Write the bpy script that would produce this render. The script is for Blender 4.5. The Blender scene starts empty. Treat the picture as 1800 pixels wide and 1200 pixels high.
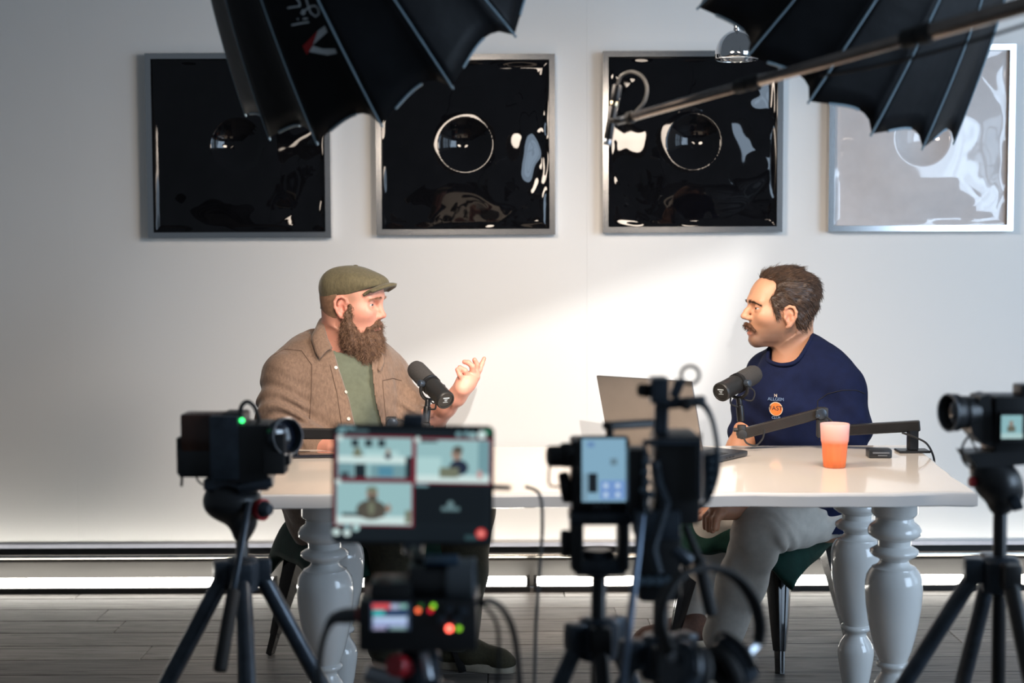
import bpy, bmesh, math, random
import numpy as np
from mathutils import Vector, Matrix, Euler, noise as mnoise

random.seed(7)
rng = np.random.default_rng(7)
scene = bpy.context.scene
COL = scene.collection
PI = math.pi

# ------------------------------------------------------------------ camera
CAM_H = 1.335
PITCH = math.atan(158 / 2500)
cam_data = bpy.data.cameras.new('camera')
cam = bpy.data.objects.new('camera', cam_data)
COL.objects.link(cam)
cam_data.sensor_width = 36
cam_data.lens = 50
cam_data.clip_start = 0.05
cam.location = (0, 0, CAM_H)
cam.rotation_euler = (Matrix.Rotation(PI / 2 - PITCH, 3, 'X') @ Matrix.Rotation(math.radians(-0.22), 3, 'Z')).to_euler()
cam_data.dof.use_dof = True
cam_data.dof.focus_distance = 4.25
cam_data.dof.aperture_fstop = 2.3
scene.camera = cam

# ------------------------------------------------------------------ view + world
scene.view_settings.view_transform = 'Standard'
scene.view_settings.look = 'None'
scene.view_settings.gamma = 1
scene.view_settings.use_curve_mapping = False
scene.view_settings.exposure = -0.3
world = bpy.data.worlds.new('world')
scene.world = world
world.use_nodes = True
wb = world.node_tree.nodes['Background']
wb.inputs['Color'].default_value = (0.70, 0.84, 1.0, 1)
wb.inputs['Strength'].default_value = 0.15


def W(px, py, d):
    """photo pixel + distance from the camera plane (world y) -> world point"""
    sx = (px - 900) / 2500
    sy = (600 - py) / 2500
    c, s = math.cos(PITCH), math.sin(PITCH)
    v = Vector((sx, c + s * sy, -s + c * sy))
    v *= d / v.y
    return Vector((v.x, v.y, CAM_H + v.z))


def WZ(px, py, z):
    """photo pixel on the horizontal plane of height z"""
    sx = (px - 900) / 2500
    sy = (600 - py) / 2500
    c, s = math.cos(PITCH), math.sin(PITCH)
    v = Vector((sx, c + s * sy, -s + c * sy))
    v *= (z - CAM_H) / v.z
    return Vector((v.x, v.y, z))


def add_light(name, kind, loc, energy, color, aim=None, **kw):
    l = bpy.data.lights.new(name, kind)
    l.energy = energy
    l.color = color
    for k, v in kw.items():
        setattr(l, k, v)
    o = bpy.data.objects.new(name, l)
    COL.objects.link(o)
    o.location = loc
    if aim is not None:
        o.rotation_euler = (Vector(aim) - Vector(loc)).to_track_quat('-Z', 'Y').to_euler()
    return o


# daylight entering through the tall windows on the right of the room
add_light('window_daylight', 'AREA', (3.9, 1.6, 1.7), 170, (0.60, 0.78, 1.0), aim=(1.2, 5.0, 1.0),
          shape='RECTANGLE', size=2.6, size_y=2.2)



# unseen spotlight added to make the bright diagonal wall patch, trimmed by plates
SPOT_L = Vector((.15, -.55, 1.85))
SPOT_A, SPOT_B, SPOT_C = W(700, 640, 5.62), W(1340, 425, 5.62), W(1245, 680, 5.62)
add_light('wall_patch_spot', 'SPOT', SPOT_L, 700, (1.0, 0.98, 0.95), aim=W(1120, 690, 5.62), spot_size=math.radians(27), spot_blend=.8, shadow_soft_size=.0029)
# ------------------------------------------------------------------ materials
def mat(name, col, rough=0.5, metal=0.0, var=0.0, vscale=20.0, bump=0.0, bscale=80.0,
        coat=0.0, sheen=0.0, spec=None, trans=0.0, ior=None, stretch=(1, 1, 1), col2=None,
        sss=0.0, emit=None, estr=0.0, aniso=0.0, detail=4.0):
    m = bpy.data.materials.new(name)
    m.use_nodes = True
    nt = m.node_tree
    b = nt.nodes['Principled BSDF']
    b.inputs['Base Color'].default_value = (*col, 1)
    b.inputs['Roughness'].default_value = rough
    b.inputs['Metallic'].default_value = metal
    b.inputs['Coat Weight'].default_value = coat
    b.inputs['Coat Roughness'].default_value = 0.05
    if sheen:
        b.inputs['Sheen Weight'].default_value = sheen
        b.inputs['Sheen Roughness'].default_value = 0.4
    if spec is not None:
        b.inputs['Specular IOR Level'].default_value = spec
    if trans:
        b.inputs['Transmission Weight'].default_value = trans
    if ior:
        b.inputs['IOR'].default_value = ior
    if sss:
        b.inputs['Subsurface Weight'].default_value = sss
        b.inputs['Subsurface Radius'].default_value = (1.0, 0.35, 0.2)
        b.inputs['Subsurface Scale'].default_value = 0.008
    if aniso:
        b.inputs['Anisotropic'].default_value = aniso
    if emit:
        b.inputs['Emission Color'].default_value = (*emit, 1)
        b.inputs['Emission Strength'].default_value = estr
    if var or bump:
        tc = nt.nodes.new('ShaderNodeTexCoord')
        mp = nt.nodes.new('ShaderNodeMapping')
        mp.inputs['Scale'].default_value = stretch
        nt.links.new(tc.outputs['Object'], mp.inputs['Vector'])
    if var:
        n = nt.nodes.new('ShaderNodeTexNoise')
        n.inputs['Scale'].default_value = vscale
        n.inputs['Detail'].default_value = detail
        nt.links.new(mp.outputs['Vector'], n.inputs['Vector'])
        r = nt.nodes.new('ShaderNodeValToRGB')
        c2 = col2 if col2 else tuple(min(1, c * (1 + var)) for c in col)
        c1 = tuple(c * (1 - var) for c in col) if not col2 else col
        r.color_ramp.elements[0].color = (*c1, 1)
        r.color_ramp.elements[1].color = (*c2, 1)
        r.color_ramp.elements[0].position = 0.3
        r.color_ramp.elements[1].position = 0.7
        nt.links.new(n.outputs['Fac'], r.inputs['Fac'])
        nt.links.new(r.outputs['Color'], b.inputs['Base Color'])
    if bump:
        n2 = nt.nodes.new('ShaderNodeTexNoise')
        n2.inputs['Scale'].default_value = bscale
        n2.inputs['Detail'].default_value = 3
        nt.links.new(mp.outputs['Vector'], n2.inputs['Vector'])
        bp = nt.nodes.new('ShaderNodeBump')
        bp.inputs['Strength'].default_value = bump
        bp.inputs['Distance'].default_value = 0.004
        nt.links.new(n2.outputs['Fac'], bp.inputs['Height'])
        nt.links.new(bp.outputs['Normal'], b.inputs['Normal'])
    return m


def emat(name, col, s):
    m = bpy.data.materials.new(name)
    m.use_nodes = True
    b = m.node_tree.nodes['Principled BSDF']
    b.inputs['Base Color'].default_value = (0.02, 0.02, 0.02, 1)
    b.inputs['Emission Color'].default_value = (*col, 1)
    b.inputs['Emission Strength'].default_value = s
    b.inputs['Roughness'].default_value = 0.3
    return m


M = {}
M['wall'] = mat('wall_paint', (0.84, 0.825, 0.795), 0.55, bump=0.02, bscale=60)
M['dark_gap'] = mat('shadow_gap_black', (0.012, 0.012, 0.013), 0.6, var=.2)
M['wall_edge'] = mat('wall_edge_grey', (0.36, 0.37, 0.42), 0.4, var=.05)
M['base'] = mat('baseboard_grey', (0.036, 0.033, 0.029), 0.6, var=.2, vscale=3, stretch=(1, 1, 6), bump=.05)
M['rail'] = mat('rail_metal', (0.46, 0.43, 0.39), 0.25, 1.0, var=.1)
M['led'] = emat('led_diffuser', (1.0, 0.96, 0.88), 18.0)
M['black_alu'] = mat('black_aluminium', (0.012, 0.012, 0.013), 0.35, 0.3, var=.2, bump=.02)
M['black_plastic'] = mat('black_plastic', (0.010, 0.011, 0.013), 0.38, var=.25, bump=.05, bscale=300)
M['black_matte'] = mat('black_matte', (0.014, 0.014, 0.015), 0.6, var=.25, bump=.08, bscale=400)
M['black_rubber'] = mat('black_rubber', (0.008, 0.008, 0.009), 0.7, var=.2)
M['blue_black'] = mat('black_metal_blue_reflection', (0.034, 0.044, 0.058), 0.28, 0.4, var=.3, vscale=30)  # bluish window reflection on the black gear, put into its base colour
M['grey_alu'] = mat('grey_aluminium', (0.30, 0.32, 0.35), 0.3, 0.9, var=.1)
M['chrome'] = mat('chrome', (0.75, 0.75, 0.76), 0.06, 1.0, var=.03)
M['brushed'] = mat('brushed_steel', (0.62, 0.62, 0.62), 0.18, 1.0, var=.015)
M['glass_lens'] = mat('lens_glass', (0.01, 0.012, 0.02), 0.03, 0.0, coat=1.0, var=.1)
M['table'] = mat('cream_lacquer', (0.66, 0.60, 0.53), 0.16, var=.0, col2=(0.74, 0.69, 0.62), coat=.5, vscale=3, stretch=(1, 9, 9))
M['table_edge'] = mat('white_lacquer', (0.62, 0.615, 0.60), 0.14, var=.04, vscale=6, coat=.4)
M['art_black'] = mat('black_acrylic', (0.004, 0.004, 0.005), 0.03, var=.2, spec=.4)
M['art_white'] = mat('white_acrylic', (0.70, 0.655, 0.64), 0.06, var=.03, coat=.5)
M['white_plastic'] = mat('white_plastic', (0.7, 0.7, 0.7), 0.4, var=.05)
M['red_plastic'] = mat('red_plastic', (0.35, 0.012, 0.02), 0.35, var=.1)


# ------------------------------------------------------------------ builders
def link(o):
    COL.objects.link(o)
    return o


def tag(o, label=None, cat=None, group=None, kind=None):
    if label:
        o['label'] = label
    if cat:
        o['category'] = cat
    if group:
        o['group'] = group
    if kind:
        o['kind'] = kind
    return o


def thing(name, loc, label, cat, group=None):
    o = bpy.data.objects.new(name, None)
    o.empty_display_size = 0.05
    o.location = loc
    link(o)
    return tag(o, label, cat, group)


def world_loc(o):
    v = Vector(o.location)
    while o.parent:
        o = o.parent
        v = v + Vector(o.location)
    return v


def frame(axis, up=(0, 0, 1)):
    """rotation matrix whose local z is axis"""
    z = Vector(axis).normalized()
    u = Vector(up)
    if abs(z.dot(u.normalized())) > 0.995:
        u = Vector((0, 1, 0))
    x = u.cross(z).normalized()
    y = z.cross(x)
    return Matrix((x, y, z)).transposed()


class MB:
    """collects shapes in world space; build() links them as one mesh object"""

    def __init__(s):
        s.bm = bmesh.new()

    def _xf(s, verts, c, rot):
        m = Matrix.Translation(Vector(c))
        if rot is not None:
            m = m @ rot.to_4x4()
        bmesh.ops.transform(s.bm, matrix=m, verts=verts)

    def box(s, c, size, rot=None, bev=0.0, seg=1):
        r = bmesh.ops.create_cube(s.bm, size=1.0)
        vs = r['verts']
        bmesh.ops.scale(s.bm, vec=Vector(size), verts=vs)
        if bev:
            es = list({e for v in vs for e in v.link_edges})
            rb = bmesh.ops.bevel(s.bm, geom=es, offset=bev, segments=seg, profile=0.6, affect='EDGES')
            vs = list({v for v in rb['verts']} | {v for v in vs if v.is_valid})
        s._xf(vs, c, rot)
        return s

    def boxab(s, a, b, bev=0.0, seg=1):
        a, b = Vector(a), Vector(b)
        return s.box((a + b) / 2, [abs(x) for x in (b - a)], None, bev, seg)

    def beam(s, a, b, w, h, up=(0, 0, 1), bev=0.0):
        """box from a to b, w across, h along up"""
        a, b = Vector(a), Vector(b)
        return s.box((a + b) / 2, (w, h, (b - a).length), frame(b - a, up), bev)

    def lathe(s, prof, c=(0, 0, 0), axis=(0, 0, 1), seg=32, closed=True, rot=None):
        R = rot if rot is not None else frame(axis)
        rings = []
        for r, z in prof:
            if r < 1e-6:
                rings.append([s.bm.verts.new(R @ Vector((0, 0, z)) + Vector(c))])
            else:
                rings.append([s.bm.verts.new(R @ Vector((r * math.cos(t), r * math.sin(t), z)) + Vector(c))
                              for t in [2 * PI * i / seg for i in range(seg)]])
        for a, b in zip(rings[:-1], rings[1:]):
            for i in range(seg):
                j = (i + 1) % seg
                try:
                    if len(a) == 1 and len(b) > 1:
                        s.bm.faces.new((a[0], b[i], b[j]))
                    elif len(b) == 1 and len(a) > 1:
                        s.bm.faces.new((a[i], b[0], a[j]))
                    elif len(a) > 1:
                        s.bm.faces.new((a[i], b[i], b[j], a[j]))
                except ValueError:
                    pass
        if closed:
            if len(rings[0]) > 1:
                s.bm.faces.new(rings[0])
            if len(rings[-1]) > 1:
                s.bm.faces.new(list(reversed(rings[-1])))
        return s

    def cyl(s, a, b, r, r2=None, seg=24):
        a, b = Vector(a), Vector(b)
        L = (b - a).length
        return s.lathe([(r, 0), (r if r2 is None else r2, L)], a, b - a, seg)

    def rcyl(s, a, b, r, bev=None, seg=24):
        a, b = Vector(a), Vector(b)
        L = (b - a).length
        e = bev if bev else r * 0.15
        return s.lathe([(r - e, 0), (r - e * .3, e * .3), (r, e), (r, L - e), (r - e * .3, L - e * .3), (r - e, L)], a, b - a, seg)

    def sphere(s, c, r, seg=20, scale=(1, 1, 1), rot=None):
        rr = bmesh.ops.create_uvsphere(s.bm, u_segments=seg, v_segments=seg // 2 + 2, radius=r)
        vs = rr['verts']
        bmesh.ops.scale(s.bm, vec=Vector(scale), verts=vs)
        s._xf(vs, c, rot)
        return s

    def tube(s, pts, r, seg=8, radii=None, smooth=True, cap=True):
        P = [Vector(p) for p in pts]
        if smooth and len(P) > 2:
            Q, RR = [], []
            for i in range(len(P) - 1):
                p0 = P[max(i - 1, 0)]; p1 = P[i]; p2 = P[i + 1]; p3 = P[min(i + 2, len(P) - 1)]
                for k in range(6):
                    t = k / 6
                    Q.append(0.5 * ((2 * p1) + (p2 - p0) * t + (2 * p0 - 5 * p1 + 4 * p2 - p3) * t * t + (3 * p1 - p0 - 3 * p2 + p3) * t ** 3))
                    if radii:
                        RR.append(radii[i] * (1 - t) + radii[i + 1] * t)
            Q.append(P[-1])
            if radii:
                RR.append(radii[-1])
                radii = RR
            P = Q
        rings = []
        prev = None
        for i, p in enumerate(P):
            d = (P[min(i + 1, len(P) - 1)] - P[max(i - 1, 0)])
            if d.length < 1e-9:
                d = Vector((0, 0, 1))
            d.normalize()
            if prev is None:
                x = d.orthogonal().normalized()
            else:
                x = prev - d * prev.dot(d)
                x = x.normalized() if x.length > 1e-6 else d.orthogonal().normalized()
            prev = x
            y = d.cross(x)
            ri = radii[i] if radii else r
            rings.append([s.bm.verts.new(p + (x * math.cos(t) + y * math.sin(t)) * ri) for t in [2 * PI * k / seg for k in range(seg)]])
        for a, b in zip(rings[:-1], rings[1:]):
            for i in range(seg):
                j = (i + 1) % seg
                s.bm.faces.new((a[i], a[j], b[j], b[i]))
        if cap:
            s.bm.faces.new(list(reversed(rings[0])))
            s.bm.faces.new(rings[-1])
        return s

    def torus(s, c, axis, R, r, seg=40, ring=10, a0=0, a1=2 * PI, rot=None):
        Rm = rot if rot is not None else frame(axis)
        n = seg
        full = abs(a1 - a0 - 2 * PI) < 1e-6
        pts = [Vector(c) + Rm @ Vector((R * math.cos(a0 + (a1 - a0) * i / n), R * math.sin(a0 + (a1 - a0) * i / n), 0)) for i in range(n + (0 if full else 1))]
        if not full:
            return s.tube(pts, r, ring, smooth=False)
        rings = []
        for i in range(n):
            t = 2 * PI * i / n
            d = Rm @ Vector((math.cos(t), math.sin(t), 0))
            zz = Rm @ Vector((0, 0, 1))
            rings.append([s.bm.verts.new(Vector(c) + d * (R + r * math.cos(q)) + zz * r * math.sin(q)) for q in [2 * PI * k / ring for k in range(ring)]])
        for i in range(n):
            a, b = rings[i], rings[(i + 1) % n]
            for k in range(ring):
                j = (k + 1) % ring
                s.bm.faces.new((a[k], b[k], b[j], a[j]))
        return s

    def prism(s, poly, vec):
        """closed polygon (world points) extruded by vec"""
        v = Vector(vec)
        a = [s.bm.verts.new(Vector(p)) for p in poly]
        b = [s.bm.verts.new(Vector(p) + v) for p in poly]
        n = len(a)
        s.bm.faces.new(list(reversed(a)))
        s.bm.faces.new(b)
        for i in range(n):
            j = (i + 1) % n
            s.bm.faces.new((a[i], a[j], b[j], b[i]))
        return s

    def grid(s, fn, nu, nv):
        g = [[s.bm.verts.new(Vector(fn(i / nu, j / nv))) for j in range(nv + 1)] for i in range(nu + 1)]
        for i in range(nu):
            for j in range(nv):
                s.bm.faces.new((g[i][j], g[i + 1][j], g[i + 1][j + 1], g[i][j + 1]))
        return s

    def build(s, name, material, parent=None, smooth=True, angle=35, label=None):
        me = bpy.data.meshes.new(name)
        bmesh.ops.recalc_face_normals(s.bm, faces=s.bm.faces)
        s.bm.to_mesh(me)
        s.bm.free()
        return finish(name, me, material, parent, smooth, angle, label)


def finish(name, me, material, parent=None, smooth=True, angle=35, label=None):
    if isinstance(material, str):
        material = M[material]
    if not me.materials:
        me.materials.append(material)
    if smooth:
        me.polygons.foreach_set('use_smooth', [True] * len(me.polygons))
        if angle < 180:
            me.set_sharp_from_angle(angle=math.radians(angle))
    o = bpy.data.objects.new(name, me)
    link(o)
    if parent is not None:
        me.transform(Matrix.Translation(-world_loc(parent)))
        o.parent = parent
    if label:
        o['label'] = label
    return o


def raw_mesh(name, V, Fq, material, parent=None, smooth=True, angle=180, label=None):
    me = bpy.data.meshes.new(name)
    me.from_pydata([tuple(v) for v in V], [], [tuple(f) for f in Fq])
    me.update()
    return finish(name, me, material, parent, smooth, angle, label)


def solo(o, label, cat, group=None):
    """a one-mesh thing: move origin to its base"""
    me = o.data
    co = np.empty(len(me.vertices) * 3, np.float32)
    me.vertices.foreach_get('co', co)
    co = co.reshape(-1, 3)
    base = Vector(((co[:, 0].min() + co[:, 0].max()) / 2, (co[:, 1].min() + co[:, 1].max()) / 2, co[:, 2].min()))
    me.transform(Matrix.Translation(-base))
    o.location = base
    return tag(o, label, cat, group)


def copy_tree(o, loc=None, parent=None):
    c = o.copy()
    link(c)
    c.parent = parent
    if loc is not None:
        c.location = loc
    for ch in o.children:
        copy_tree(ch, None, c)
    return c


def text_part(txt, size, loc, rot, material, parent, name='lettering', extr=0.0004, width=None):
    cu = bpy.data.curves.new('txt', 'FONT')
    cu.body = txt
    cu.size = size
    cu.align_x = 'CENTER'
    cu.align_y = 'CENTER'
    cu.extrude = extr
    to = bpy.data.objects.new('txt', cu)
    link(to)
    dg = bpy.context.evaluated_depsgraph_get()
    me = bpy.data.meshes.new_from_object(to.evaluated_get(dg))
    bpy.data.objects.remove(to)
    m4 = Matrix.Translation(Vector(loc)) @ rot.to_4x4()
    if width:
        m4 = m4 @ Matrix.Diagonal((width, 1, 1, 1))
    me.transform(m4)
    me.materials.clear()
    return finish(name, me, material, parent, smooth=False)


# ================================================================== ROOM
WALL_Y = 5.62
room_x0, room_x1 = -3.6, 4.2

# floor: a dark sub-floor with real planks on it
b = MB(); b.boxab((room_x0, -1.2, -0.06), (room_x1, WALL_Y + .02, -0.0125))
floor = b.build('floor', mat('subfloor_dark', (0.02, 0.019, 0.018), 0.8, var=.2), smooth=False)
tag(floor, kind='structure')


def plank_mat():
    m = bpy.data.materials.new('grey_oak_plank')
    m.use_nodes = True
    nt = m.node_tree
    N = nt.nodes.new
    L = nt.links.new
    b = nt.nodes['Principled BSDF']
    tc = N('ShaderNodeTexCoord')
    oi = N('ShaderNodeObjectInfo')
    add = N('ShaderNodeVectorMath'); add.operation = 'MULTIPLY_ADD'
    cmb = N('ShaderNodeCombineXYZ')
    for k in range(3):
        L(oi.outputs['Random'], cmb.inputs[k])
    L(cmb.outputs[0], add.inputs[0])
    add.inputs[1].default_value = (13, 7, 5)
    L(tc.outputs['Object'], add.inputs[2])
    mp = N('ShaderNodeMapping'); mp.inputs['Scale'].default_value = (1.6, 26, 26)
    L(add.outputs[0], mp.inputs['Vector'])
    n = N('ShaderNodeTexNoise'); n.inputs['Scale'].default_value = 2.4; n.inputs['Detail'].default_value = 8; n.inputs['Distortion'].default_value = 1.2
    L(mp.outputs[0], n.inputs['Vector'])
    r = N('ShaderNodeValToRGB')
    r.color_ramp.elements[0].position = .28; r.color_ramp.elements[0].color = (0.055, 0.049, 0.044, 1)
    r.color_ramp.elements[1].position = .72; r.color_ramp.elements[1].color = (0.27, 0.25, 0.23, 1)
    e = r.color_ramp.elements.new(.46); e.color = (0.165, 0.152, 0.139, 1)
    L(n.outputs['Fac'], r.inputs['Fac'])
    # dark knots / cathedral grain
    mp2 = N('ShaderNodeMapping'); mp2.inputs['Scale'].default_value = (2.2, 22, 22)
    L(add.outputs[0], mp2.inputs['Vector'])
    n2 = N('ShaderNodeTexNoise'); n2.inputs['Scale'].default_value = 3.5; n2.inputs['Detail'].default_value = 3
    L(mp2.outputs[0], n2.inputs['Vector'])
    r2 = N('ShaderNodeValToRGB')
    r2.color_ramp.elements[0].position = .30; r2.color_ramp.elements[0].color = (.35, .33, .31, 1)
    r2.color_ramp.elements[1].position = .40; r2.color_ramp.elements[1].color = (1, 1, 1, 1)
    L(n2.outputs['Fac'], r2.inputs['Fac'])
    mx = N('ShaderNodeMix'); mx.data_type = 'RGBA'; mx.blend_type = 'MULTIPLY'
    mx.inputs[0].default_value = .8
    L(r.outputs[0], mx.inputs[6]); L(r2.outputs[0], mx.inputs[7])
    br = N('ShaderNodeMath'); br.operation = 'MULTIPLY_ADD'; br.inputs[1].default_value = .42; br.inputs[2].default_value = .58
    L(oi.outputs['Random'], br.inputs[0])
    mx2 = N('ShaderNodeVectorMath'); mx2.operation = 'SCALE'
    L(mx.outputs[2], mx2.inputs[0]); L(br.outputs[0], mx2.inputs['Scale'])
    L(mx2.outputs[0], b.inputs['Base Color'])
    b.inputs['Roughness'].default_value = .55
    bp = N('ShaderNodeBump'); bp.inputs['Strength'].default_value = .4; bp.inputs['Distance'].default_value = .003
    L(n.outputs['Fac'], bp.inputs['Height']); L(bp.outputs[0], b.inputs['Normal'])
    return m


M['plank'] = plank_mat()
PW, PL = 0.166, 1.9
b = MB(); b.box((0, 0, -0.006), (PL - .002, PW - .0035, 0.012), None, .0022)
plank0 = b.build('plank', 'plank', smooth=False)
plank0.parent = floor
first = True
row = 0
y = WALL_Y - PW / 2 - .02
while y > -1.1:
    off = (row * 0.73 + 0.31 * (row % 3)) % PL
    x = room_x0 - PL + off + PL / 2
    while x < room_x1 - .1:
        if -2.9 < x - PL / 2 + PL and x - PL / 2 < 3.4 and not (y < 3.2 and abs(x) > 2.4):
            o = plank0 if first else plank0.copy()
            if not first:
                link(o)
                o.parent = floor
            first = False
            o.location = (x, y, 0)
        x += PL
    y -= PW
    row += 1

# back wall: tall white panels floating above a recessed foot
wall = bpy.data.objects.new('wall_back', None); link(wall); tag(wall, kind='structure')
seams = [room_x0, W(122, 600, WALL_Y).x - .9, W(122, 600, WALL_Y).x + .02, W(1033, 300, WALL_Y).x, W(1033, 300, WALL_Y).x + 2.05, room_x1]
for xa, xb in zip(seams[:-1], seams[1:]):
    b = MB(); b.boxab((xa + .0001, WALL_Y, 0.160), (xb - .0001, WALL_Y + .10, 3.3), .0004)
    b.build('panel', 'wall', wall, smooth=False)
b = MB(); b.boxab((room_x0, WALL_Y + .10, 0), (room_x1, WALL_Y + .14, 3.3))
b.build('backing', 'wall', wall, smooth=False)
b = MB(); b.boxab((room_x0, WALL_Y - .006, 0.160), (room_x1, WALL_Y - .0002, 0.176))
b.build('edge_strip', 'wall_edge', wall, smooth=False)
b = MB(); b.boxab((room_x0, WALL_Y + .03, 0.112), (room_x1, WALL_Y + .099, 0.1595))
b.build('shadow_gap', 'dark_gap', wall, smooth=False)
bb = MB(); bb.boxab((room_x0, WALL_Y - .012, 0.0), (room_x1, WALL_Y + .03, 0.108), .003)
o = bb.build('baseboard_back', 'base', smooth=False); tag(o, kind='structure')
b = MB(); b.rcyl((room_x0, WALL_Y - .006, 0.124), (room_x1, WALL_Y - .006, 0.124), 0.011, .002, 16)
o = b.build('trim_1', 'rail'); tag(o, kind='structure')

# right wall with the tall windows that light the room (outside the frame)
b = MB()
rx = room_x1
b.boxab((rx, -1.2, 0), (rx + .12, WALL_Y, .5))
b.boxab((rx, -1.2, 2.8), (rx + .12, WALL_Y, 3.3))
for ya, yb in ((-1.2, -.4), (.9, 1.2), (2.5, 2.8), (4.1, WALL_Y)):
    b.boxab((rx, ya, .5), (rx + .12, yb, 2.8))
o = b.build('wall_right', 'wall', smooth=False); tag(o, kind='structure')
M['pane'] = mat('window_glass_daylight', (0.5, 0.6, 0.7), 0.2, var=.1, emit=(0.62, 0.80, 1.0), estr=3.0)
for n_, (ya, yb) in enumerate(((-.4, .9), (1.2, 2.5), (2.8, 4.1))):
    b = MB()
    for q in (ya + .03, (ya + yb) / 2, yb - .03):
        b.boxab((rx + .03, q - .03, .5), (rx + .09, q + .03, 2.8))
    for q in (.53, 1.6, 2.77):
        b.boxab((rx + .032, ya, q - .03), (rx + .088, yb, q + .03))
    o = b.build('window_%d' % (n_ + 1), 'black_matte', smooth=False); tag(o, kind='structure')
    for (p, q) in ((ya + .06, (ya + yb) / 2 - .03), ((ya + yb) / 2 + .03, yb - .06)):
        for (z0, z1) in ((.56, 1.57), (1.63, 2.74)):
            g = MB(); g.boxab((rx + .055, p, z0), (rx + .062, q, z1))
            g.build('pane', 'pane', o, smooth=False)

# LED light bars standing on the floor along the wall
led_x = [W(-330, 1020, 5.54).x, W(-5, 1020, 5.54).x - .45, W(933, 1020, 5.54).x - 1.0, W(933, 1020, 5.54).x, W(1320, 1020, 5.54).x, W(1742, 1020, 5.54).x, W(1752, 1020, 5.54).x + 1.1]
prev = None
led_lab = ['left of the table, by the first painting', 'behind the left chair', 'behind the bearded man', 'behind the table middle', 'behind the right chair', 'beyond the right camera tripod']
for i, (xa, xb) in enumerate(zip(led_x[:-1], led_x[1:])):
    t = thing('light_bar', ((xa + xb) / 2, 5.545, 0), 'glowing floor light bar ' + led_lab[i], 'light bar', 'LED light bars along the wall foot')
    b = MB(); b.boxab((xa + .008, 5.515, 0), (xb - .008, 5.575, .022), .002)
    for q in (xa + .014, xb - .014):
        b.boxab((q - .006, 5.520, .02), (q + .006, 5.574, .055))
    b.build('housing', 'black_alu', t, smooth=False)
    b = MB(); b.boxab((xa + .021, 5.522, .0222), (xb - .021, 5.568, .052), .008, 3)
    b.build('diffuser', 'led', t)


# ================================================================== WALL ART
def art(x0, x1, zc, label, material, seed, mirror=1):
    xc = (x0 + x1) / 2
    S = (x1 - x0)
    t = thing('wall_artwork', (xc, WALL_Y - .03, zc - S / 2), label, 'artwork', 'square dimpled acrylic artworks in steel frames')
    fw, fd = .022, .05
    yb, yf = WALL_Y - .002, WALL_Y - fd
    fr = []
    z0, z1 = zc - S / 2, zc + S / 2
    # mitred frame bars
    def bar(p, q, inn):
        m = MB()
        p, q = Vector(p), Vector(q)
        d = (q - p).normalized()
        inn = Vector(inn)
        pi_, qi_ = p + inn * fw + d * fw, q + inn * fw - d * fw
        m.prism([p, q, qi_, pi_], (0, fd - .004, 0))
        o = m.build('frame_bar', 'brushed', t, smooth=False)
        return o
    bar((x0, yf, z0), (x1, yf, z0), (0, 0, 1))
    bar((x1, yf, z1), (x0, yf, z1), (0, 0, -1))
    bar((x0, yf, z1), (x0, yf, z0), (1, 0, 0))
    bar((x1, yf, z0), (x1, yf, z1), (-1, 0, 0))
    # dented sheet: bowl-shaped swell with a round dimple in the middle and buckled rim
    n = 150
    h = S / 2 - fw - .001
    V, Fq = [], []
    for i in range(n + 1):
        for j in range(n + 1):
            u, v = -1 + 2 * i / n, -1 + 2 * j / n
            r = math.hypot(u, v)
            R0 = .315
            if r < R0:
                q = r / R0
                y_ = -.034 + .046 * (1 - q * q)
            else:
                q = min(1, (r - R0) / (1.0 - R0))
                y_ = -.034 * math.cos(PI / 2 * q) ** 1.3
            e = max(abs(u), abs(v))
            env = max(0, (e - .45) / .55) * min(1, (1 - e) / .08)
            p = Vector((u * 1.9 + seed * 3.1, v * 1.9, seed))
            y_ += .026 * env * mnoise.noise(p * .8) * (.35 + .65 * max(0, min(1, .5 + u * .4 - v * .4))) + .006 * env * mnoise.noise(p * 2.1)
            y_ *= min(1, (1.0 - e) / .05) if e > .95 else 1
            V.append((xc + u * h, yb - .026 + y_, zc + v * h))
    for i in range(n):
        for j in range(n):
            a = i * (n + 1) + j
            Fq.append((a, a + n + 1, a + n + 2, a + 1))
    raw_mesh('dented_sheet', V, Fq, material, t)
    m = MB(); m.boxab((x0 + .004, yb - .001, z0 + .004), (x1 - .004, yb + .0015, z1 - .004)); m.build('back_board', 'black_matte', t, smooth=False)


AD = WALL_Y - .05
labs = ['glossy black dimpled artwork partly covered by the softbox with red and white mark',
        'glossy black dimpled artwork hanging between the two other black ones',
        'glossy black dimpled artwork behind the boom microphone tip',
        'glossy white dimpled artwork in steel frame, the only pale one']
for k, (xa, xb, ya, yb) in enumerate(((258.5, 581.5, 94.5, 414), (661.5, 977, 95.5, 412.5), (1061, 1378, 91, 410), (1459, 1785, 83, 408))):
    A = W(xa, (ya + yb) / 2, AD); B = W(xb, (ya + yb) / 2, AD)
    art(A.x, B.x, A.z, labs[k], 'art_white' if k == 3 else 'art_black', 1.7 * k + .6)


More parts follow.
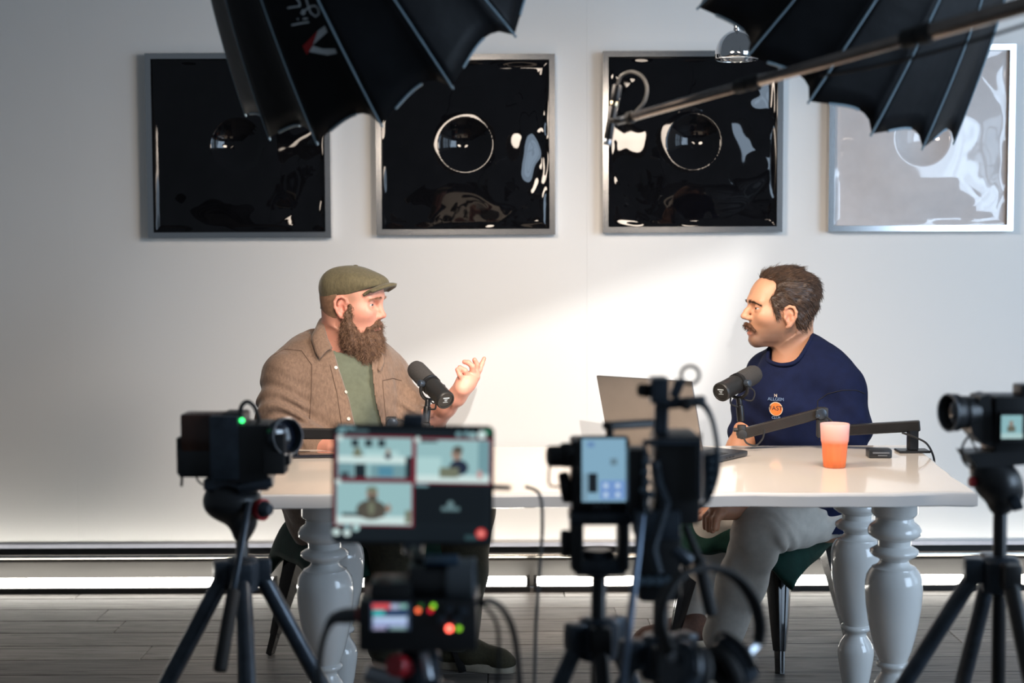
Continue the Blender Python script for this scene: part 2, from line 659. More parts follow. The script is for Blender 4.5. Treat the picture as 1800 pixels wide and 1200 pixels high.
# ================================================================== ADDED SPOTLIGHT, UNSEEN, WITH PLATES SHAPING THE WALL PATCH
def added_spot_fixture():
    aim = (W(1120, 690, 5.62) - SPOT_L).normalized()
    t = thing('added_spotlight', (SPOT_L.x, SPOT_L.y, 0), 'added unseen spotlight behind the camera, with plates that shape the bright wall patch', 'spotlight')
    b = MB(); b.lathe([(.075, -.30), (.085, -.28), (.085, .02), (.095, .025), (.095, .045), (.088, .045), (.088, .02), (.07, -.02)], SPOT_L, aim, 32, closed=False)
    b.build('housing', 'black_alu', t)
    def cutoff_plate(P, Q, out, e0, e1):
        k = .24
        p = SPOT_L + (P - SPOT_L).normalized() * k
        q = SPOT_L + (Q - SPOT_L).normalized() * k
        e = (q - p).normalized()
        o_ = Vector(out); o_ -= e * o_.dot(e); o_ -= aim * o_.dot(aim) * .9; o_.normalize()
        p0, q0 = p - e * e0, q + e * e1
        m = MB(); m.prism([p0, q0, q0 + o_ * .20, p0 + o_ * .20], aim * .0015)
        m.build('patch_cutoff_plate', 'black_matte', t, smooth=False)
    cutoff_plate(SPOT_A, SPOT_B, (0, 0, 1), .14, .14)
    cutoff_plate(SPOT_B, SPOT_C, (1, 0, 0.2), .10, .02)
    cutoff_plate(W(700, 800, 5.62), W(1340, 800, 5.62), (0, 0, -1), .14, .14)
    zz = SPOT_L.z
    py_ = SPOT_L.y - .12
    b = MB(); b.rcyl((SPOT_L.x, py_, .02), (SPOT_L.x, py_, zz - .14), .016, .003, 16); b.build('stand_pole', 'black_alu', t)
    b = MB(); b.boxab((SPOT_L.x - .12, py_ - .02, zz - .14), (SPOT_L.x + .12, py_ + .02, zz - .13)); b.boxab((SPOT_L.x - .12, py_ - .02, zz - .14), (SPOT_L.x - .11, py_ + .02, zz + .05)); b.boxab((SPOT_L.x + .11, py_ - .02, zz - .14), (SPOT_L.x + .12, py_ + .02, zz + .05)); b.build('yoke', 'black_alu', t)
    for k in range(3):
        a = k * 2.0944
        b = MB(); b.rcyl((SPOT_L.x, SPOT_L.y, .35), (SPOT_L.x + .4 * math.cos(a), SPOT_L.y + .4 * math.sin(a), .012), .011, .002, 12); b.build('leg', 'black_alu', t)
added_spot_fixture()

# ================================================================== SOFTBOXES
M['soft_fabric'] = mat('softbox_black_nylon', (0.006, 0.0065, 0.008), 0.5, var=.3, vscale=14, bump=.25, bscale=30, spec=.18)
M['soft_inner'] = mat('softbox_silver_lining', (0.7, 0.7, 0.7), 0.35, 0.6, var=.05)
M['piping'] = mat('pale_blue_piping', (0.22, 0.30, 0.35), 0.5, var=.05)
M['diffusion'] = mat('softbox_diffusion', (0.9, 0.9, 0.88), 0.8, var=.02, emit=(1.0, 0.86, 0.72), estr=1.2)
M['print_white'] = mat('printed_white', (0.50, 0.55, 0.58), 0.6, var=.04)
M['print_red'] = mat('printed_red', (0.30, 0.008, 0.010), 0.6, var=.08)


def softbox(label, C, a, R, dep, ph, power, logo=False, n=16):
    C = Vector(C)
    a = Vector(a).normalized()
    u = a.cross(Vector((0, 0, 1))).normalized()
    v = a.cross(u)
    t = thing('softbox', C - a * dep, label, 'softbox', 'deep parabolic softboxes over the table')

    def P(s, th, sag=0.0):
        return C - a * (dep * (1 - s * s)) + (u * math.cos(th) + v * math.sin(th)) * (R * s * (1 - sag))

    st = 2 * PI / n

    def surf(k, f, s, out=0.0):
        # f in 0..1 across the panel; the cloth folds inward just beside one rib and its hem is cut hollow
        fold = math.sin(PI * f ** 0.6)
        sag = .042 * fold * (s ** 2)
        ss = s * (1 - .021 * fold * max(0, (s - .6) / .4))
        p = P(ss, ph + st * (k + f), sag)
        if out:
            nrm = (p - (C - a * dep)).normalized()
            rad = (u * math.cos(ph + st * (k + f)) + v * math.sin(ph + st * (k + f)))
            p = p + (rad * .9 - a * .35).normalized() * out
        return p
    for k in range(n):
        b = MB()
        b.grid(lambda i, j: surf(k, i, .10 + .90 * j), 10, 26)
        o = b.build('panel', 'soft_fabric', t, angle=180)
        md = o.modifiers.new('thick', 'SOLIDIFY'); md.thickness = .0016; md.offset = -1
        b = MB()
        b.tube([P(.12 + .885 * j / 20, ph + st * k) for j in range(21)], .0027, 6, smooth=False)
        b.build('rib', 'piping', t)
        b = MB()
        b.tube([surf(k, .30 + .45 * j / 8, 1.0) for j in range(9)], .0035, 6, smooth=False)
        b.build('hem', 'piping', t)
    # hub, lamp head behind the apex, inner diffusion disc
    b = MB()
    ax = C - a * dep
    b.lathe([(.05, .0), (.085, .005), (.085, .03), (.06, .035), (.06, .05)], ax - a * .03, a, 32)
    b.build('mount_ring', 'black_alu', t)
    b = MB()
    b.lathe([(.0, -.26), (.05, -.26), (.055, -.25), (.055, -.10), (.065, -.09), (.065, -.03), (.05, -.028)], ax, a, 32)
    b.build('lamp_head', 'black_plastic', t)
    b = MB(); q_ = ax - a * .16; b.rcyl(q_, (q_.x, q_.y, 3.4), .014, .002, 16); b.build('hanging_pole', 'black_alu', t)
    b = MB()
    zc = C - a * (dep * .42)
    rr = R * .70
    b.lathe([(0, 0), (rr, 0), (rr, .004), (0, .004)], zc, a, 48, closed=False)
    b.build('diffusion_cloth', 'diffusion', t)
    l = add_light('softbox_lamp', 'AREA', zc + a * .012, power, (1.0, 0.84, 0.70), aim=zc + a, shape='DISK', size=rr * 1.9, spread=math.radians(125))
    if logo:
        # printed mark on the panel that faces the camera: script word and a chevron
        best = 2
        k = logo

        def onp(f, s):
            return surf(k, f, s, .0022)

        def strip(poly, mname, name):
            # polygon given in (f,s) -> thin raised print
            m = MB()
            top = [onp(*q) for q in poly]
            c = sum(top, Vector()) / len(top)
            vs = [m.bm.verts.new(p) for p in top]
            m.bm.faces.new(vs)
            o = m.build(name, mname, t, smooth=False)
            return o
        return t, onp, strip
    return t, None, None


sb1, onp, strip = softbox('black parabolic softbox with red and white mark, opening toward the man in navy', (-.25, 3.266, 1.887), (.434, .554, -.631), .429, .649, .351, 26, logo=2)
softbox('black parabolic softbox behind the microphone boom pole, opening toward the bearded man', (.696, 3.265, 1.838), (-.391, .448, -.586), .400, .604, -.38, 26)


def paint_on(onp_fn, lines, wid, mname, parent, name):
    """ribbon strokes drawn in (f,s) panel coordinates"""
    m = MB()
    for L_ in lines:
        pts = []
        for i in range(len(L_) - 1):
            for q in range(4):
                t_ = q / 4
                pts.append((L_[i][0] * (1 - t_) + L_[i + 1][0] * t_, L_[i][1] * (1 - t_) + L_[i + 1][1] * t_))
        pts.append(L_[-1])
        m.tube([onp_fn(*p) for p in pts], wid, 5, smooth=False)
    return m.build(name, mname, parent)



def to_px(p):
    y, z = p.y, p.z - CAM_H
    fw = y * math.cos(PITCH) - z * math.sin(PITCH); up = y * math.sin(PITCH) + z * math.cos(PITCH)
    return 900 + 2500 * p.x / fw, 600 - 2500 * up / fw


_cache = [(f / 40, .4 + .6 * s / 80) for f in range(41) for s in range(81)]
_cpx = np.array([to_px(onp(*q)) for q in _cache])


def fs_at(px, py):
    """panel coordinates of the printed panel nearest a photo position, refined"""
    k = int(((_cpx - np.array((px, py))) ** 2).sum(1).argmin())
    f, s = _cache[k]
    h = .01
    for _ in range(12):
        x0, y0 = to_px(onp(f, s)); x1, y1 = to_px(onp(f + 1e-3, s)); x2, y2 = to_px(onp(f, s + 1e-3))
        J = np.array(((x1 - x0, x2 - x0), (y1 - y0, y2 - y0))) / 1e-3
        df, ds = np.linalg.solve(J, np.array((px - x0, py - y0)))
        f = min(.98, max(.02, f + df)); s = min(1, max(.3, s + ds))
    return f, s


paint_on(onp, [[fs_at(*p) for p in L_] for L_ in (
    [(515, 42.7), (545, 37.5)], [(535, 32), (543, 31)], [(525, 32.2), (526.5, 32)],
    [(536, 24), (532, 22), (535, 16), (538, 21), (535, 24)],
    [(536, 19), (548, 10), (557, 9), (562, 14), (563, 23), (557, 28), (548, 21), (543, 6), (540, -4)],
    [(508, 12.5), (529.5, 9.4), (528.5, 2), (523, -4)])], .0017, 'print_white', sb1, 'lettering')
strip([fs_at(*p) for p in ((533.8, 80), (561, 52), (551.5, 78), (545, 89.6), (541, 94.8))], 'print_red', 'chevron_red')
strip([fs_at(*p) for p in ((561, 53), (573, 44), (577.5, 55), (551.8, 78))], 'print_white', 'chevron_white')
strip([fs_at(*p) for p in ((545.3, 89.6), (551.8, 79), (569, 84.4), (591, 84.4), (594, 92.7), (577.5, 95.8))], 'print_white', 'chevron_white')

# ================================================================== TABLE
TZ = .76
tx = .249
edge_px = [(1718, 868), (1711, 862), (1703, 856), (1690, 848), (1678, 841), (1670, 833), (1660, 826), (1650, 818), (1642, 810), (1632, 803), (1624, 797), (1612, 790), (1600, 784.5)]
right_edge = [WZ(px, py, TZ) for px, py in edge_px]
yf, ybk = right_edge[0].y, right_edge[-1].y
ol = [(p.x, p.y) for p in right_edge]
nfront = 26
left_edge = [(2 * tx - x, y) for x, y in reversed(ol)]
front = []
for i in range(1, nfront):
    f = i / nfront
    x = left_edge[-1][0] + (ol[0][0] - left_edge[-1][0]) * f
    front.append((x, yf + .006 * math.sin(f * 21) + .004 * math.sin(f * 47 + 1)))
outline = ol + left_edge + front           # counter-clockwise from front right corner round the back
table = thing('table', (tx, (yf + ybk) / 2, 0), 'long cream lacquered table with wavy carved ends and turned white legs', 'table')
cx_, cy_ = tx, (yf + ybk) / 2


def inset(p, d):
    vx, vy = cx_ - p[0], cy_ - p[1]
    L_ = math.hypot(vx, vy)
    return (p[0] + vx / L_ * d, p[1] + vy / L_ * d)


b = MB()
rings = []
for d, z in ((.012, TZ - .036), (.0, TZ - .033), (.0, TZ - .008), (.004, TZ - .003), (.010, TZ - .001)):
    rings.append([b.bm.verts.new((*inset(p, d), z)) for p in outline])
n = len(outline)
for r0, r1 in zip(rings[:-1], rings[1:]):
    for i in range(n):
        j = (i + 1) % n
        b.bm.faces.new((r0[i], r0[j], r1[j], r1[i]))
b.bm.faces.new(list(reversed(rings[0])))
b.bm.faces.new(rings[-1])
b.build('rim', mat('table_rim_shaded', (.46, .465, .47), .16, var=.04, vscale=6, coat=.4), table, angle=22)  # leg lacquer greyed down: shade on the front edge put into the colour
b = MB()
b.prism([(*inset(p, .010), TZ - .0012) for p in outline], (0, 0, .0012))
b.build('table_top', 'table', table, smooth=False)
b = MB()
prof = [(.0, .724), (.059, .724), (.059, .662), (.056, .658), (.048, .650), (.049, .640), (.062, .630), (.068, .618), (.066, .606), (.055, .598), (.043, .592), (.042, .577), (.050, .573), (.061, .566), (.062, .559), (.055, .551), (.040, .544), (.036, .538),
        (.040, .530), (.050, .523), (.056, .521), (.057, .518), (.062, .512), (.069, .500), (.0725, .480), (.0725, .455), (.070, .42), (.064, .38), (.056, .34), (.047, .305), (.037, .279), (.036, .276), (.041, .273), (.043, .268), (.041, .262), (.032, .258), (.029, .250),
        (.031, .243), (.042, .226), (.049, .212), (.051, .198), (.049, .175), (.042, .13), (.033, .085), (.027, .065), (.034, .058), (.036, .050), (.032, .042), (.034, .03), (.038, .015), (.036, .001), (0, .001)]
b.lathe([(r, z) for r, z in reversed(prof)], (0, 0, 0), (0, 0, 1), 40, closed=False)
leg0 = b.build('leg', 'table_edge', None, angle=50)
for i, (x, y) in enumerate(((.982, 3.62), (-.484, 3.62), (.974, 3.98), (-.493, 3.98))):
    o = leg0 if i == 0 else leg0.copy()
    if i:
        link(o)
    o.parent = table
    o.location = Vector((x, y, 0)) - Vector(table.location)

# ================================================================== PENDANT LAMP (chrome) behind the right softbox
pl_c = W(1297, 107, 4.9)
t = thing('pendant_lamp', pl_c, 'chrome dome pendant lamp hanging above the third artwork', 'lamp')
rp = 38 / 2500 * 4.9
b = MB()
pr = [(rp * .93, .000), (rp * .99, .006)]
for i in range(1, 14):
    q = i / 14 * PI / 2 * 1.0
    pr.append((rp * math.cos(q) ** .9, .012 + rp * 1.18 * math.sin(q)))
pr.append((.012, .012 + rp * 1.19))
b.lathe(pr, pl_c, (0, 0, 1), 40, closed=False)
o = b.build('shade', 'chrome', t, angle=180)
md = o.modifiers.new('thick', 'SOLIDIFY'); md.thickness = .0015
b = MB(); b.rcyl(pl_c + Vector((0, 0, .012 + rp * 1.15)), pl_c + Vector((0, 0, rp * 1.19 + .06)), .012, .002, 16); b.build('cap', 'chrome', t)
b = MB(); b.cyl(pl_c + Vector((0, 0, rp * 1.19 + .05)), pl_c + Vector((0, 0, 1.25)), .003, None, 8); b.build('cord', 'black_rubber', t)
b = MB(); b.sphere(pl_c + Vector((0, 0, .05)), .028, 16); b.build('bulb', 'white_plastic', t)

# ================================================================== BOOM MICROPHONE
M['carbon'] = mat('boom_pole_dark_bronze', (0.27, 0.23, 0.205), 0.24, .9, var=.1, vscale=30)
E0 = W(1086, 214, 3.0)          # tip
E1 = W(1830, 5, 2.2)            # towards the operator
dirn = (E1 - E0)


def bp(f):
    return E0 + dirn * f


t = thing('boom_pole', E0, 'dark metal microphone boom pole crossing in front of the right softbox', 'boom pole')
# depth is not linear along the pixel line, so find fractions by projecting the pole
def frac_for(px):
    lo, hi = 0, 1
    for _ in range(40):
        mid = (lo + hi) / 2
        p = bp(mid)
        z = p.y * math.cos(PITCH) - (p.z - CAM_H) * math.sin(PITCH)
        if 900 + 2500 * p.x / z < px:
            lo = mid
        else:
            hi = mid
    return lo


fj = [frac_for(1108), frac_for(1318), frac_for(1618), 1.12]
rad = [.0092, .0105, .0140]
for i in range(3):
    b = MB(); b.rcyl(bp(fj[i]), bp(fj[i + 1]), rad[i], .001, 20); b.build('tube_section', 'carbon', t)
for i in (1, 2):
    d = dirn.normalized()
    b = MB()
    c = bp(fj[i])
    b.lathe([(rad[i - 1] + .001, -.035), (rad[i] + .002, -.03), (rad[i] + .002, -.004), (rad[i], -.003), (rad[i], .003), (rad[i] + .003, .004), (rad[i] + .003, .024), (rad[i] + .001, .026)], c, d, 24)
    b.build('locking_collar', 'black_rubber', t)
b = MB(); b.rcyl(bp(0.0), bp(fj[0] + .004), .0085, .001, 16); b.build('tip_fitting', 'blue_black', t)
b = MB(); b.rcyl(bp(fj[0] - .004), bp(fj[0] + .01), .0125, .001, 16); b.build('tip_collar', 'black_rubber', t)
mic_t = W(1087, 150, 3.06); mic_b = W(1068, 256, 3.06)
t = thing('boom_microphone', mic_b, 'slim pencil microphone clamped upright at the boom pole tip', 'microphone')
d = (mic_b - mic_t).normalized(); L_ = (mic_b - mic_t).length
b = MB(); b.rcyl(mic_t, mic_t + d * L_ * .28, .0105, .003, 20); b.build('preamp_body', 'black_alu', t)
b = MB(); b.rcyl(mic_t + d * L_ * .28, mic_t + d * L_ * .36, .0095, .001, 20); b.build('ring', mat('brass', (.55, .45, .30), .25, 1, var=.05), t)
b = MB(); b.rcyl(mic_t + d * L_ * .36, mic_t + d * L_ * .90, .0098, .001, 20); b.build('body', 'black_alu', t)
b = MB(); b.rcyl(mic_t + d * L_ * .90, mic_t + d * L_, .0092, .002, 20); b.build('capsule', 'grey_alu', t)
b = MB(); b.torus(E0, d, .0155, .004, 24, 8); b.build('clip', 'black_rubber', t)
b = MB()
b.tube([W(1087, 150, 3.06), W(1094, 134, 3.05), W(1112, 127, 3.04), W(1130, 135, 3.02), W(1139, 155, 3.0), W(1134, 180, 2.99), W(1118, 198, 2.995)], .0032, 8)
b.build('cable', mat('grey_cable', (.10, .095, .09), .45, var=.1), t)
# second thin cable running beneath the pole on the right
b = MB(); b.tube([bp(.56) + Vector((0, 0, -.022)), bp(.70) + Vector((0, 0, -.032)), bp(.85) + Vector((0, 0, -.034)), bp(1.1) + Vector((0, 0, -.026))], .003, 8)
o = b.build('cable', 'black_rubber'); solo(o, 'thin black cable strung under the boom pole', 'cable')

# ================================================================== OBJECTS ON THE TABLE
# tumbler
c = WZ(1466, 823, TZ); c.z = TZ
t = thing('tumbler', c, 'frosted orange plastic tumbler with ribbed lower half', 'tumbler')
px = c.y / 2500
H, rt, rb_ = 77 * px * 1.01, 25.5 * px, 19.5 * px
M['tumbler'] = mat('frosted_orange', (1.0, 0.30, 0.16), 0.35, var=.05, trans=.55, ior=1.2, sss=.0)
nt = M['tumbler'].node_tree
tcn = nt.nodes.new('ShaderNodeTexCoord'); sp = nt.nodes.new('ShaderNodeSeparateXYZ'); rm = nt.nodes.new('ShaderNodeValToRGB')
mr = nt.nodes.new('ShaderNodeMapRange'); mr.inputs['From Max'].default_value = H
nt.links.new(tcn.outputs['Object'], sp.inputs[0]); nt.links.new(sp.outputs['Z'], mr.inputs['Value']); nt.links.new(mr.outputs[0], rm.inputs[0])
rm.color_ramp.elements[0].position = .0; rm.color_ramp.elements[0].color = (1.0, .30, .10, 1)
rm.color_ramp.elements[1].position = 1; rm.color_ramp.elements[1].color = (.95, .64, .60, 1)
e = rm.color_ramp.elements.new(.55); e.color = (1.0, .33, .15, 1)
e = rm.color_ramp.elements.new(.66); e.color = (.98, .56, .47, 1)
nt.links.new(rm.outputs[0], nt.nodes['Principled BSDF'].inputs['Base Color'])
b = MB()
seg = 48


def tum(z, rad_in=0.0):
    f = z / H
    return rb_ + (rt - rb_) * f ** .85 - rad_in


def ringv(z, inn, flute):
    out = []
    for i in range(seg):
        a = 2 * PI * i / seg
        r = tum(z, inn)
        if flute:
            r -= .0022 * abs(math.sin(a * 5)) ** 3 * flute
        out.append(b.bm.verts.new(c + Vector((r * math.cos(a), r * math.sin(a), z))))
    return out


zs = [(0.0005, .003, 0), (.003, 0, 1), (H * .2, 0, 1), (H * .5, 0, 1), (H * .56, 0, .3), (H * .60, -.001, 0), (H * .8, -.0006, 0), (H * .985, -.0004, 0), (H, .0008, 0), (H * .985, .0022, 0), (H * .6, .0024, 0), (H * .1, .003, 0)]
rg = [ringv(*z) for z in zs]
for a_, b_ in zip(rg[:-1], rg[1:]):
    for i in range(seg):
        j = (i + 1) % seg
        b.bm.faces.new((a_[i], a_[j], b_[j], b_[i]))
b.bm.faces.new(list(reversed(rg[0]))); b.bm.faces.new(rg[-1])
o = b.build('cup', 'tumbler', t, angle=60)

# card reader / small hub
c = WZ(1548, 808, TZ)
t = thing('card_reader', c, 'small black card reader lying between tumbler and microphone arm foot', 'card reader')
R = Matrix.Rotation(math.radians(-3), 3, 'Z')
w_, d_, h_ = 41 * c.y / 2500, .05, .024
b = MB(); b.box(c + Vector((0, d_ / 2, h_ / 2 + .0005)), (w_, d_, h_), R, .0045, 2); b.build('body', 'black_plastic', t)
b = MB(); b.box(c + Vector((0, -.0004, h_ * .64)), (w_ * .72, .003, .0045), R, .0006); b.build('slot', 'grey_alu', t)
b = MB(); b.box(c + Vector((.004, -.0004, h_ * .34)), (w_ * .40, .003, .0028), R, .0005); b.build('slot', 'grey_alu', t)

# laptop seen from behind its lid
N_ = Vector((.514, 3.775, TZ)); Fh = Vector((.275, 3.965, TZ))
hd = (Fh - N_); lw = hd.length; hd.normalize()
ud = Vector((-hd.y, hd.x, 0)) * -1
if ud.x < 0:
    ud = -ud
M['laptop'] = mat('space_grey_aluminium', (0.20, 0.185, 0.175), 0.35, .85, var=.03)
M['laptop_dark'] = mat('laptop_dark_edge', (0.05, 0.055, 0.065), 0.35, .6, var=.05)
t = thing('laptop', (N_ + Fh) / 2, 'open grey laptop on the table facing the man in navy', 'laptop')
depth = .235
zt = .0006
base_c = (N_ + Fh) / 2 + ud * depth / 2 + Vector((0, 0, .0085 + zt))
Rm = Matrix((hd, ud, hd.cross(ud))).transposed()
b = MB(); b.box(base_c, (lw, depth, .015), Rm, .004, 2); bs = b.build('base', 'laptop_dark', t)
b = MB(); b.box(base_c + Vector((0, 0, .0078)) - ud * .018, (lw * .9, depth * .45, .001), Rm); b.build('keyboard', 'black_matte', bs, smooth=False)
b = MB(); b.box(base_c + Vector((0, 0, .0078)) + ud * .07, (lw * .4, depth * .3, .001), Rm); b.build('trackpad', 'laptop', bs, smooth=False)
for q in (.02, .038, .056):
    b = MB(); b.box(base_c - hd * lw / 2 + ud * (q - .02), (.002, .009, .004), Rm); b.build('port', 'black_matte', bs, smooth=False)
tilt = math.radians(17)
lup = (Vector((0, 0, 1)) * math.cos(tilt) - ud * math.sin(tilt)).normalized()
ln = hd.cross(lup)
Rl = Matrix((hd, lup, hd.cross(lup))).transposed()
lh = .225
lc = (N_ + Fh) / 2 + Vector((0, 0, .016)) + lup * (lh / 2 + .002)
b = MB(); b.box(lc, (lw, lh, .006), Rl, .0028, 2); ld = b.build('lid', 'laptop', t)
b = MB(); b.box(lc + ud * .0038, (lw * .96, lh * .94, .0008), Rl); b.build('screen', mat('laptop_screen', (.02, .02, .025), .15, var=.1), ld, smooth=False)

# phone at the left
c = WZ(548, 801, TZ)
b = MB(); b.box(c + Vector((0, 0, .005)), (.15, .072, .008), Matrix.Rotation(math.radians(4), 3, 'Z'), .003, 2)
o = b.build('phone', 'glass_lens'); solo(o, 'black phone lying flat by the bearded man\'s forearm', 'phone')

# ================================================================== IMPLICIT SURFACES
class SDF:
    def __init__(s, lo, hi, step):
        s.lo = np.array(lo, np.float32)
        s.step = step
        s.n = np.maximum(4, np.ceil((np.array(hi) - s.lo) / step).astype(int) + 1)
        s.d = np.full(s.n, 1.0, np.float32)

    def axes(s, sl=None):
        r = []
        for k in range(3):
            a = s.lo[k] + s.step * np.arange(s.n[k], dtype=np.float32)
            if sl is not None:
                a = a[sl[k]]
            sh = [1, 1, 1]; sh[k] = -1
            r.append(a.reshape(sh))
        return r

    def block(s, lo, hi):
        sl = []
        for k in range(3):
            a = int(max(0, math.floor((lo[k] - s.lo[k]) / s.step)))
            b = int(min(s.n[k], math.ceil((hi[k] - s.lo[k]) / s.step) + 1))
            if b <= a:
                return None
            sl.append(slice(a, b))
        return tuple(sl)

    def _mix(s, sl, v, k, sub):
        D = s.d[sl]
        if sub:
            v = -v
            if k > 0:
                h = np.maximum(k - np.abs(D - v), 0) / k
                s.d[sl] = np.maximum(D, v) + h * h * k * .25
            else:
                s.d[sl] = np.maximum(D, v)
        else:
            if k > 0:
                h = np.maximum(k - np.abs(D - v), 0) / k
                s.d[sl] = np.minimum(D, v) - h * h * k * .25
            else:
                s.d[sl] = np.minimum(D, v)

    def ell(s, c, r, k=.01, rot=None, sub=False):
        R = max(r) + k + 3 * s.step
        c = np.array(c, np.float32)
        sl = s.block(c - R, c + R)
        if sl is None:
            return s
        X, Y, Z = s.axes(sl)
        X, Y, Z = X - c[0], Y - c[1], Z - c[2]
        if rot is not None:
            m = np.array(rot.transposed(), np.float32)
            X, Y, Z = (m[0, 0] * X + m[0, 1] * Y + m[0, 2] * Z, m[1, 0] * X + m[1, 1] * Y + m[1, 2] * Z, m[2, 0] * X + m[2, 1] * Y + m[2, 2] * Z)
        k0 = np.sqrt((X / r[0]) ** 2 + (Y / r[1]) ** 2 + (Z / r[2]) ** 2) + 1e-6
        k1 = np.sqrt((X / r[0] ** 2) ** 2 + (Y / r[1] ** 2) ** 2 + (Z / r[2] ** 2) ** 2) + 1e-6
        s._mix(sl, (k0 * (k0 - 1) / k1).astype(np.float32), k, sub)
        return s

    def cone(s, a, b, ra, rb, k=.01, sub=False, flat=None):
        a = np.array(a, np.float32); b = np.array(b, np.float32)
        R = max(ra, rb) + k + 3 * s.step
        sl = s.block(np.minimum(a, b) - R, np.maximum(a, b) + R)
        if sl is None:
            return s
        X, Y, Z = s.axes(sl)
        ab = b - a
        L2 = float(ab @ ab) + 1e-12
        t = np.clip(((X - a[0]) * ab[0] + (Y - a[1]) * ab[1] + (Z - a[2]) * ab[2]) / L2, 0, 1)
        dx, dy, dz = X - a[0] - t * ab[0], Y - a[1] - t * ab[1], Z - a[2] - t * ab[2]
        if flat is not None:        # (direction, factor): squeeze along a direction
            n, f = np.array(flat[0], np.float32), flat[1]
            n /= np.linalg.norm(n)
            q = dx * n[0] + dy * n[1] + dz * n[2]
            dd = dx * dx + dy * dy + dz * dz + q * q * (f * f - 1)
            v = np.sqrt(dd) - (ra + (rb - ra) * t)
            v = v / max(1, f ** .5)
        else:
            v = np.sqrt(dx * dx + dy * dy + dz * dz) - (ra + (rb - ra) * t)
        s._mix(sl, v.astype(np.float32), k, sub)
        return s

    def chain(s, pts, rad, k=.01, sub=False, flat=None):
        for i in range(len(pts) - 1):
            s.cone(pts[i], pts[i + 1], rad[i], rad[i + 1], k, sub, flat)
        return s

    def mesh(s, relax=1):
        d = s.d
        S = d < 0
        nx, ny, nz = d.shape
        cnt = np.zeros((nx - 1, ny - 1, nz - 1), np.int8)
        for i in (0, 1):
            for j in (0, 1):
                for k in (0, 1):
                    cnt += S[i:nx - 1 + i, j:ny - 1 + j, k:nz - 1 + k]
        act = (cnt > 0) & (cnt < 8)
        idx = np.argwhere(act)
        vid = np.full(act.shape, -1, np.int32)
        vid[act] = np.arange(len(idx))
        corners = np.array([[i, j, k] for i in (0, 1) for j in (0, 1) for k in (0, 1)])
        cv = np.stack([d[idx[:, 0] + c[0], idx[:, 1] + c[1], idx[:, 2] + c[2]] for c in corners], 1)
        pos = np.zeros((len(idx), 3), np.float64); w = np.zeros(len(idx))
        for a in range(8):
            for b in range(a + 1, 8):
                if np.abs(corners[a] - corners[b]).sum() != 1:
                    continue
                m = (cv[:, a] < 0) != (cv[:, b] < 0)
                t = cv[m, a] / (cv[m, a] - cv[m, b])
                pos[m] += corners[a] + (corners[b] - corners[a]) * t[:, None]
                w[m] += 1
        V = (idx + pos / w[:, None]) * s.step + s.lo
        quads = []
        for ax in range(3):
            sl0 = [slice(None)] * 3; sl1 = [slice(None)] * 3
            sl0[ax] = slice(0, -1); sl1[ax] = slice(1, None)
            A = S[tuple(sl0)]; B = S[tuple(sl1)]
            e = np.argwhere(A != B)
            o1, o2 = [k for k in range(3) if k != ax]
            e = e[(e[:, o1] > 0) & (e[:, o2] > 0) & (e[:, o1] < d.shape[o1] - 1) & (e[:, o2] < d.shape[o2] - 1)]
            if not len(e):
                continue
            flip = S[e[:, 0], e[:, 1], e[:, 2]]
            def g(a, b):
                q = e.copy(); q[:, o1] -= a; q[:, o2] -= b
                return vid[q[:, 0], q[:, 1], q[:, 2]]
            Q = np.stack([g(1, 1), g(0, 1), g(0, 0), g(1, 0)], 1)
            if ax == 1:
                flip = ~flip
            Q[~flip] = Q[~flip][:, ::-1]
            quads.append(Q)
        Fq = np.concatenate(quads)
        Fq = Fq[(Fq >= 0).all(1)]
        for _ in range(relax):       # light laplacian relax
            acc = np.zeros_like(V); c = np.zeros(len(V))
            for i in range(4):
                j = (i + 1) % 4
                np.add.at(acc, Fq[:, i], V[Fq[:, j]]); np.add.at(c, Fq[:, i], 1)
                np.add.at(acc, Fq[:, j], V[Fq[:, i]]); np.add.at(c, Fq[:, j], 1)
            V = V * .5 + .5 * acc / np.maximum(c, 1)[:, None]
        return V, Fq


def folds(X, Y, Z, f=14., seed=0, warp=.6):
    """cheap vector noise from warped sines"""
    r = np.random.default_rng(seed)
    out = 0
    for o in range(4):
        k = r.normal(0, 1, 3); k /= np.linalg.norm(k)
        k2 = r.normal(0, 1, 3)
        ff = f * (1.0 + .55 * o)
        wv = warp * np.sin((k2[0] * X + k2[1] * Y + k2[2] * Z) * f * .7 + r.uniform(0, 6))
        out = out + np.sin((k[0] * X + k[1] * Y + k[2] * Z) * ff + 2 * wv + r.uniform(0, 6)) / (1 + .5 * o)
    return out / 2.4


def np_mesh(name, V, Fq, material, parent, colors=None, label=None, angle=180):
    me = bpy.data.meshes.new(name)
    V = np.asarray(V, np.float32); Fq = np.asarray(Fq, np.int32)
    me.vertices.add(len(V)); me.vertices.foreach_set('co', V.ravel())
    me.loops.add(Fq.size); me.loops.foreach_set('vertex_index', Fq.ravel())
    me.polygons.add(len(Fq))
    me.polygons.foreach_set('loop_start', np.arange(0, Fq.size, Fq.shape[1], dtype=np.int32))
    me.update(calc_edges=True); me.validate()
    if colors is not None:
        a = me.color_attributes.new('tint', 'FLOAT_COLOR', 'POINT')
        c = np.ones((len(V), 4), np.float32); c[:, :3] = colors
        a.data.foreach_set('color', c.ravel())
    bm_ = bmesh.new(); bm_.from_mesh(me); bmesh.ops.recalc_face_normals(bm_, faces=bm_.faces); bm_.to_mesh(me); bm_.free()
    return finish(name, me, material, parent, True, angle, label)


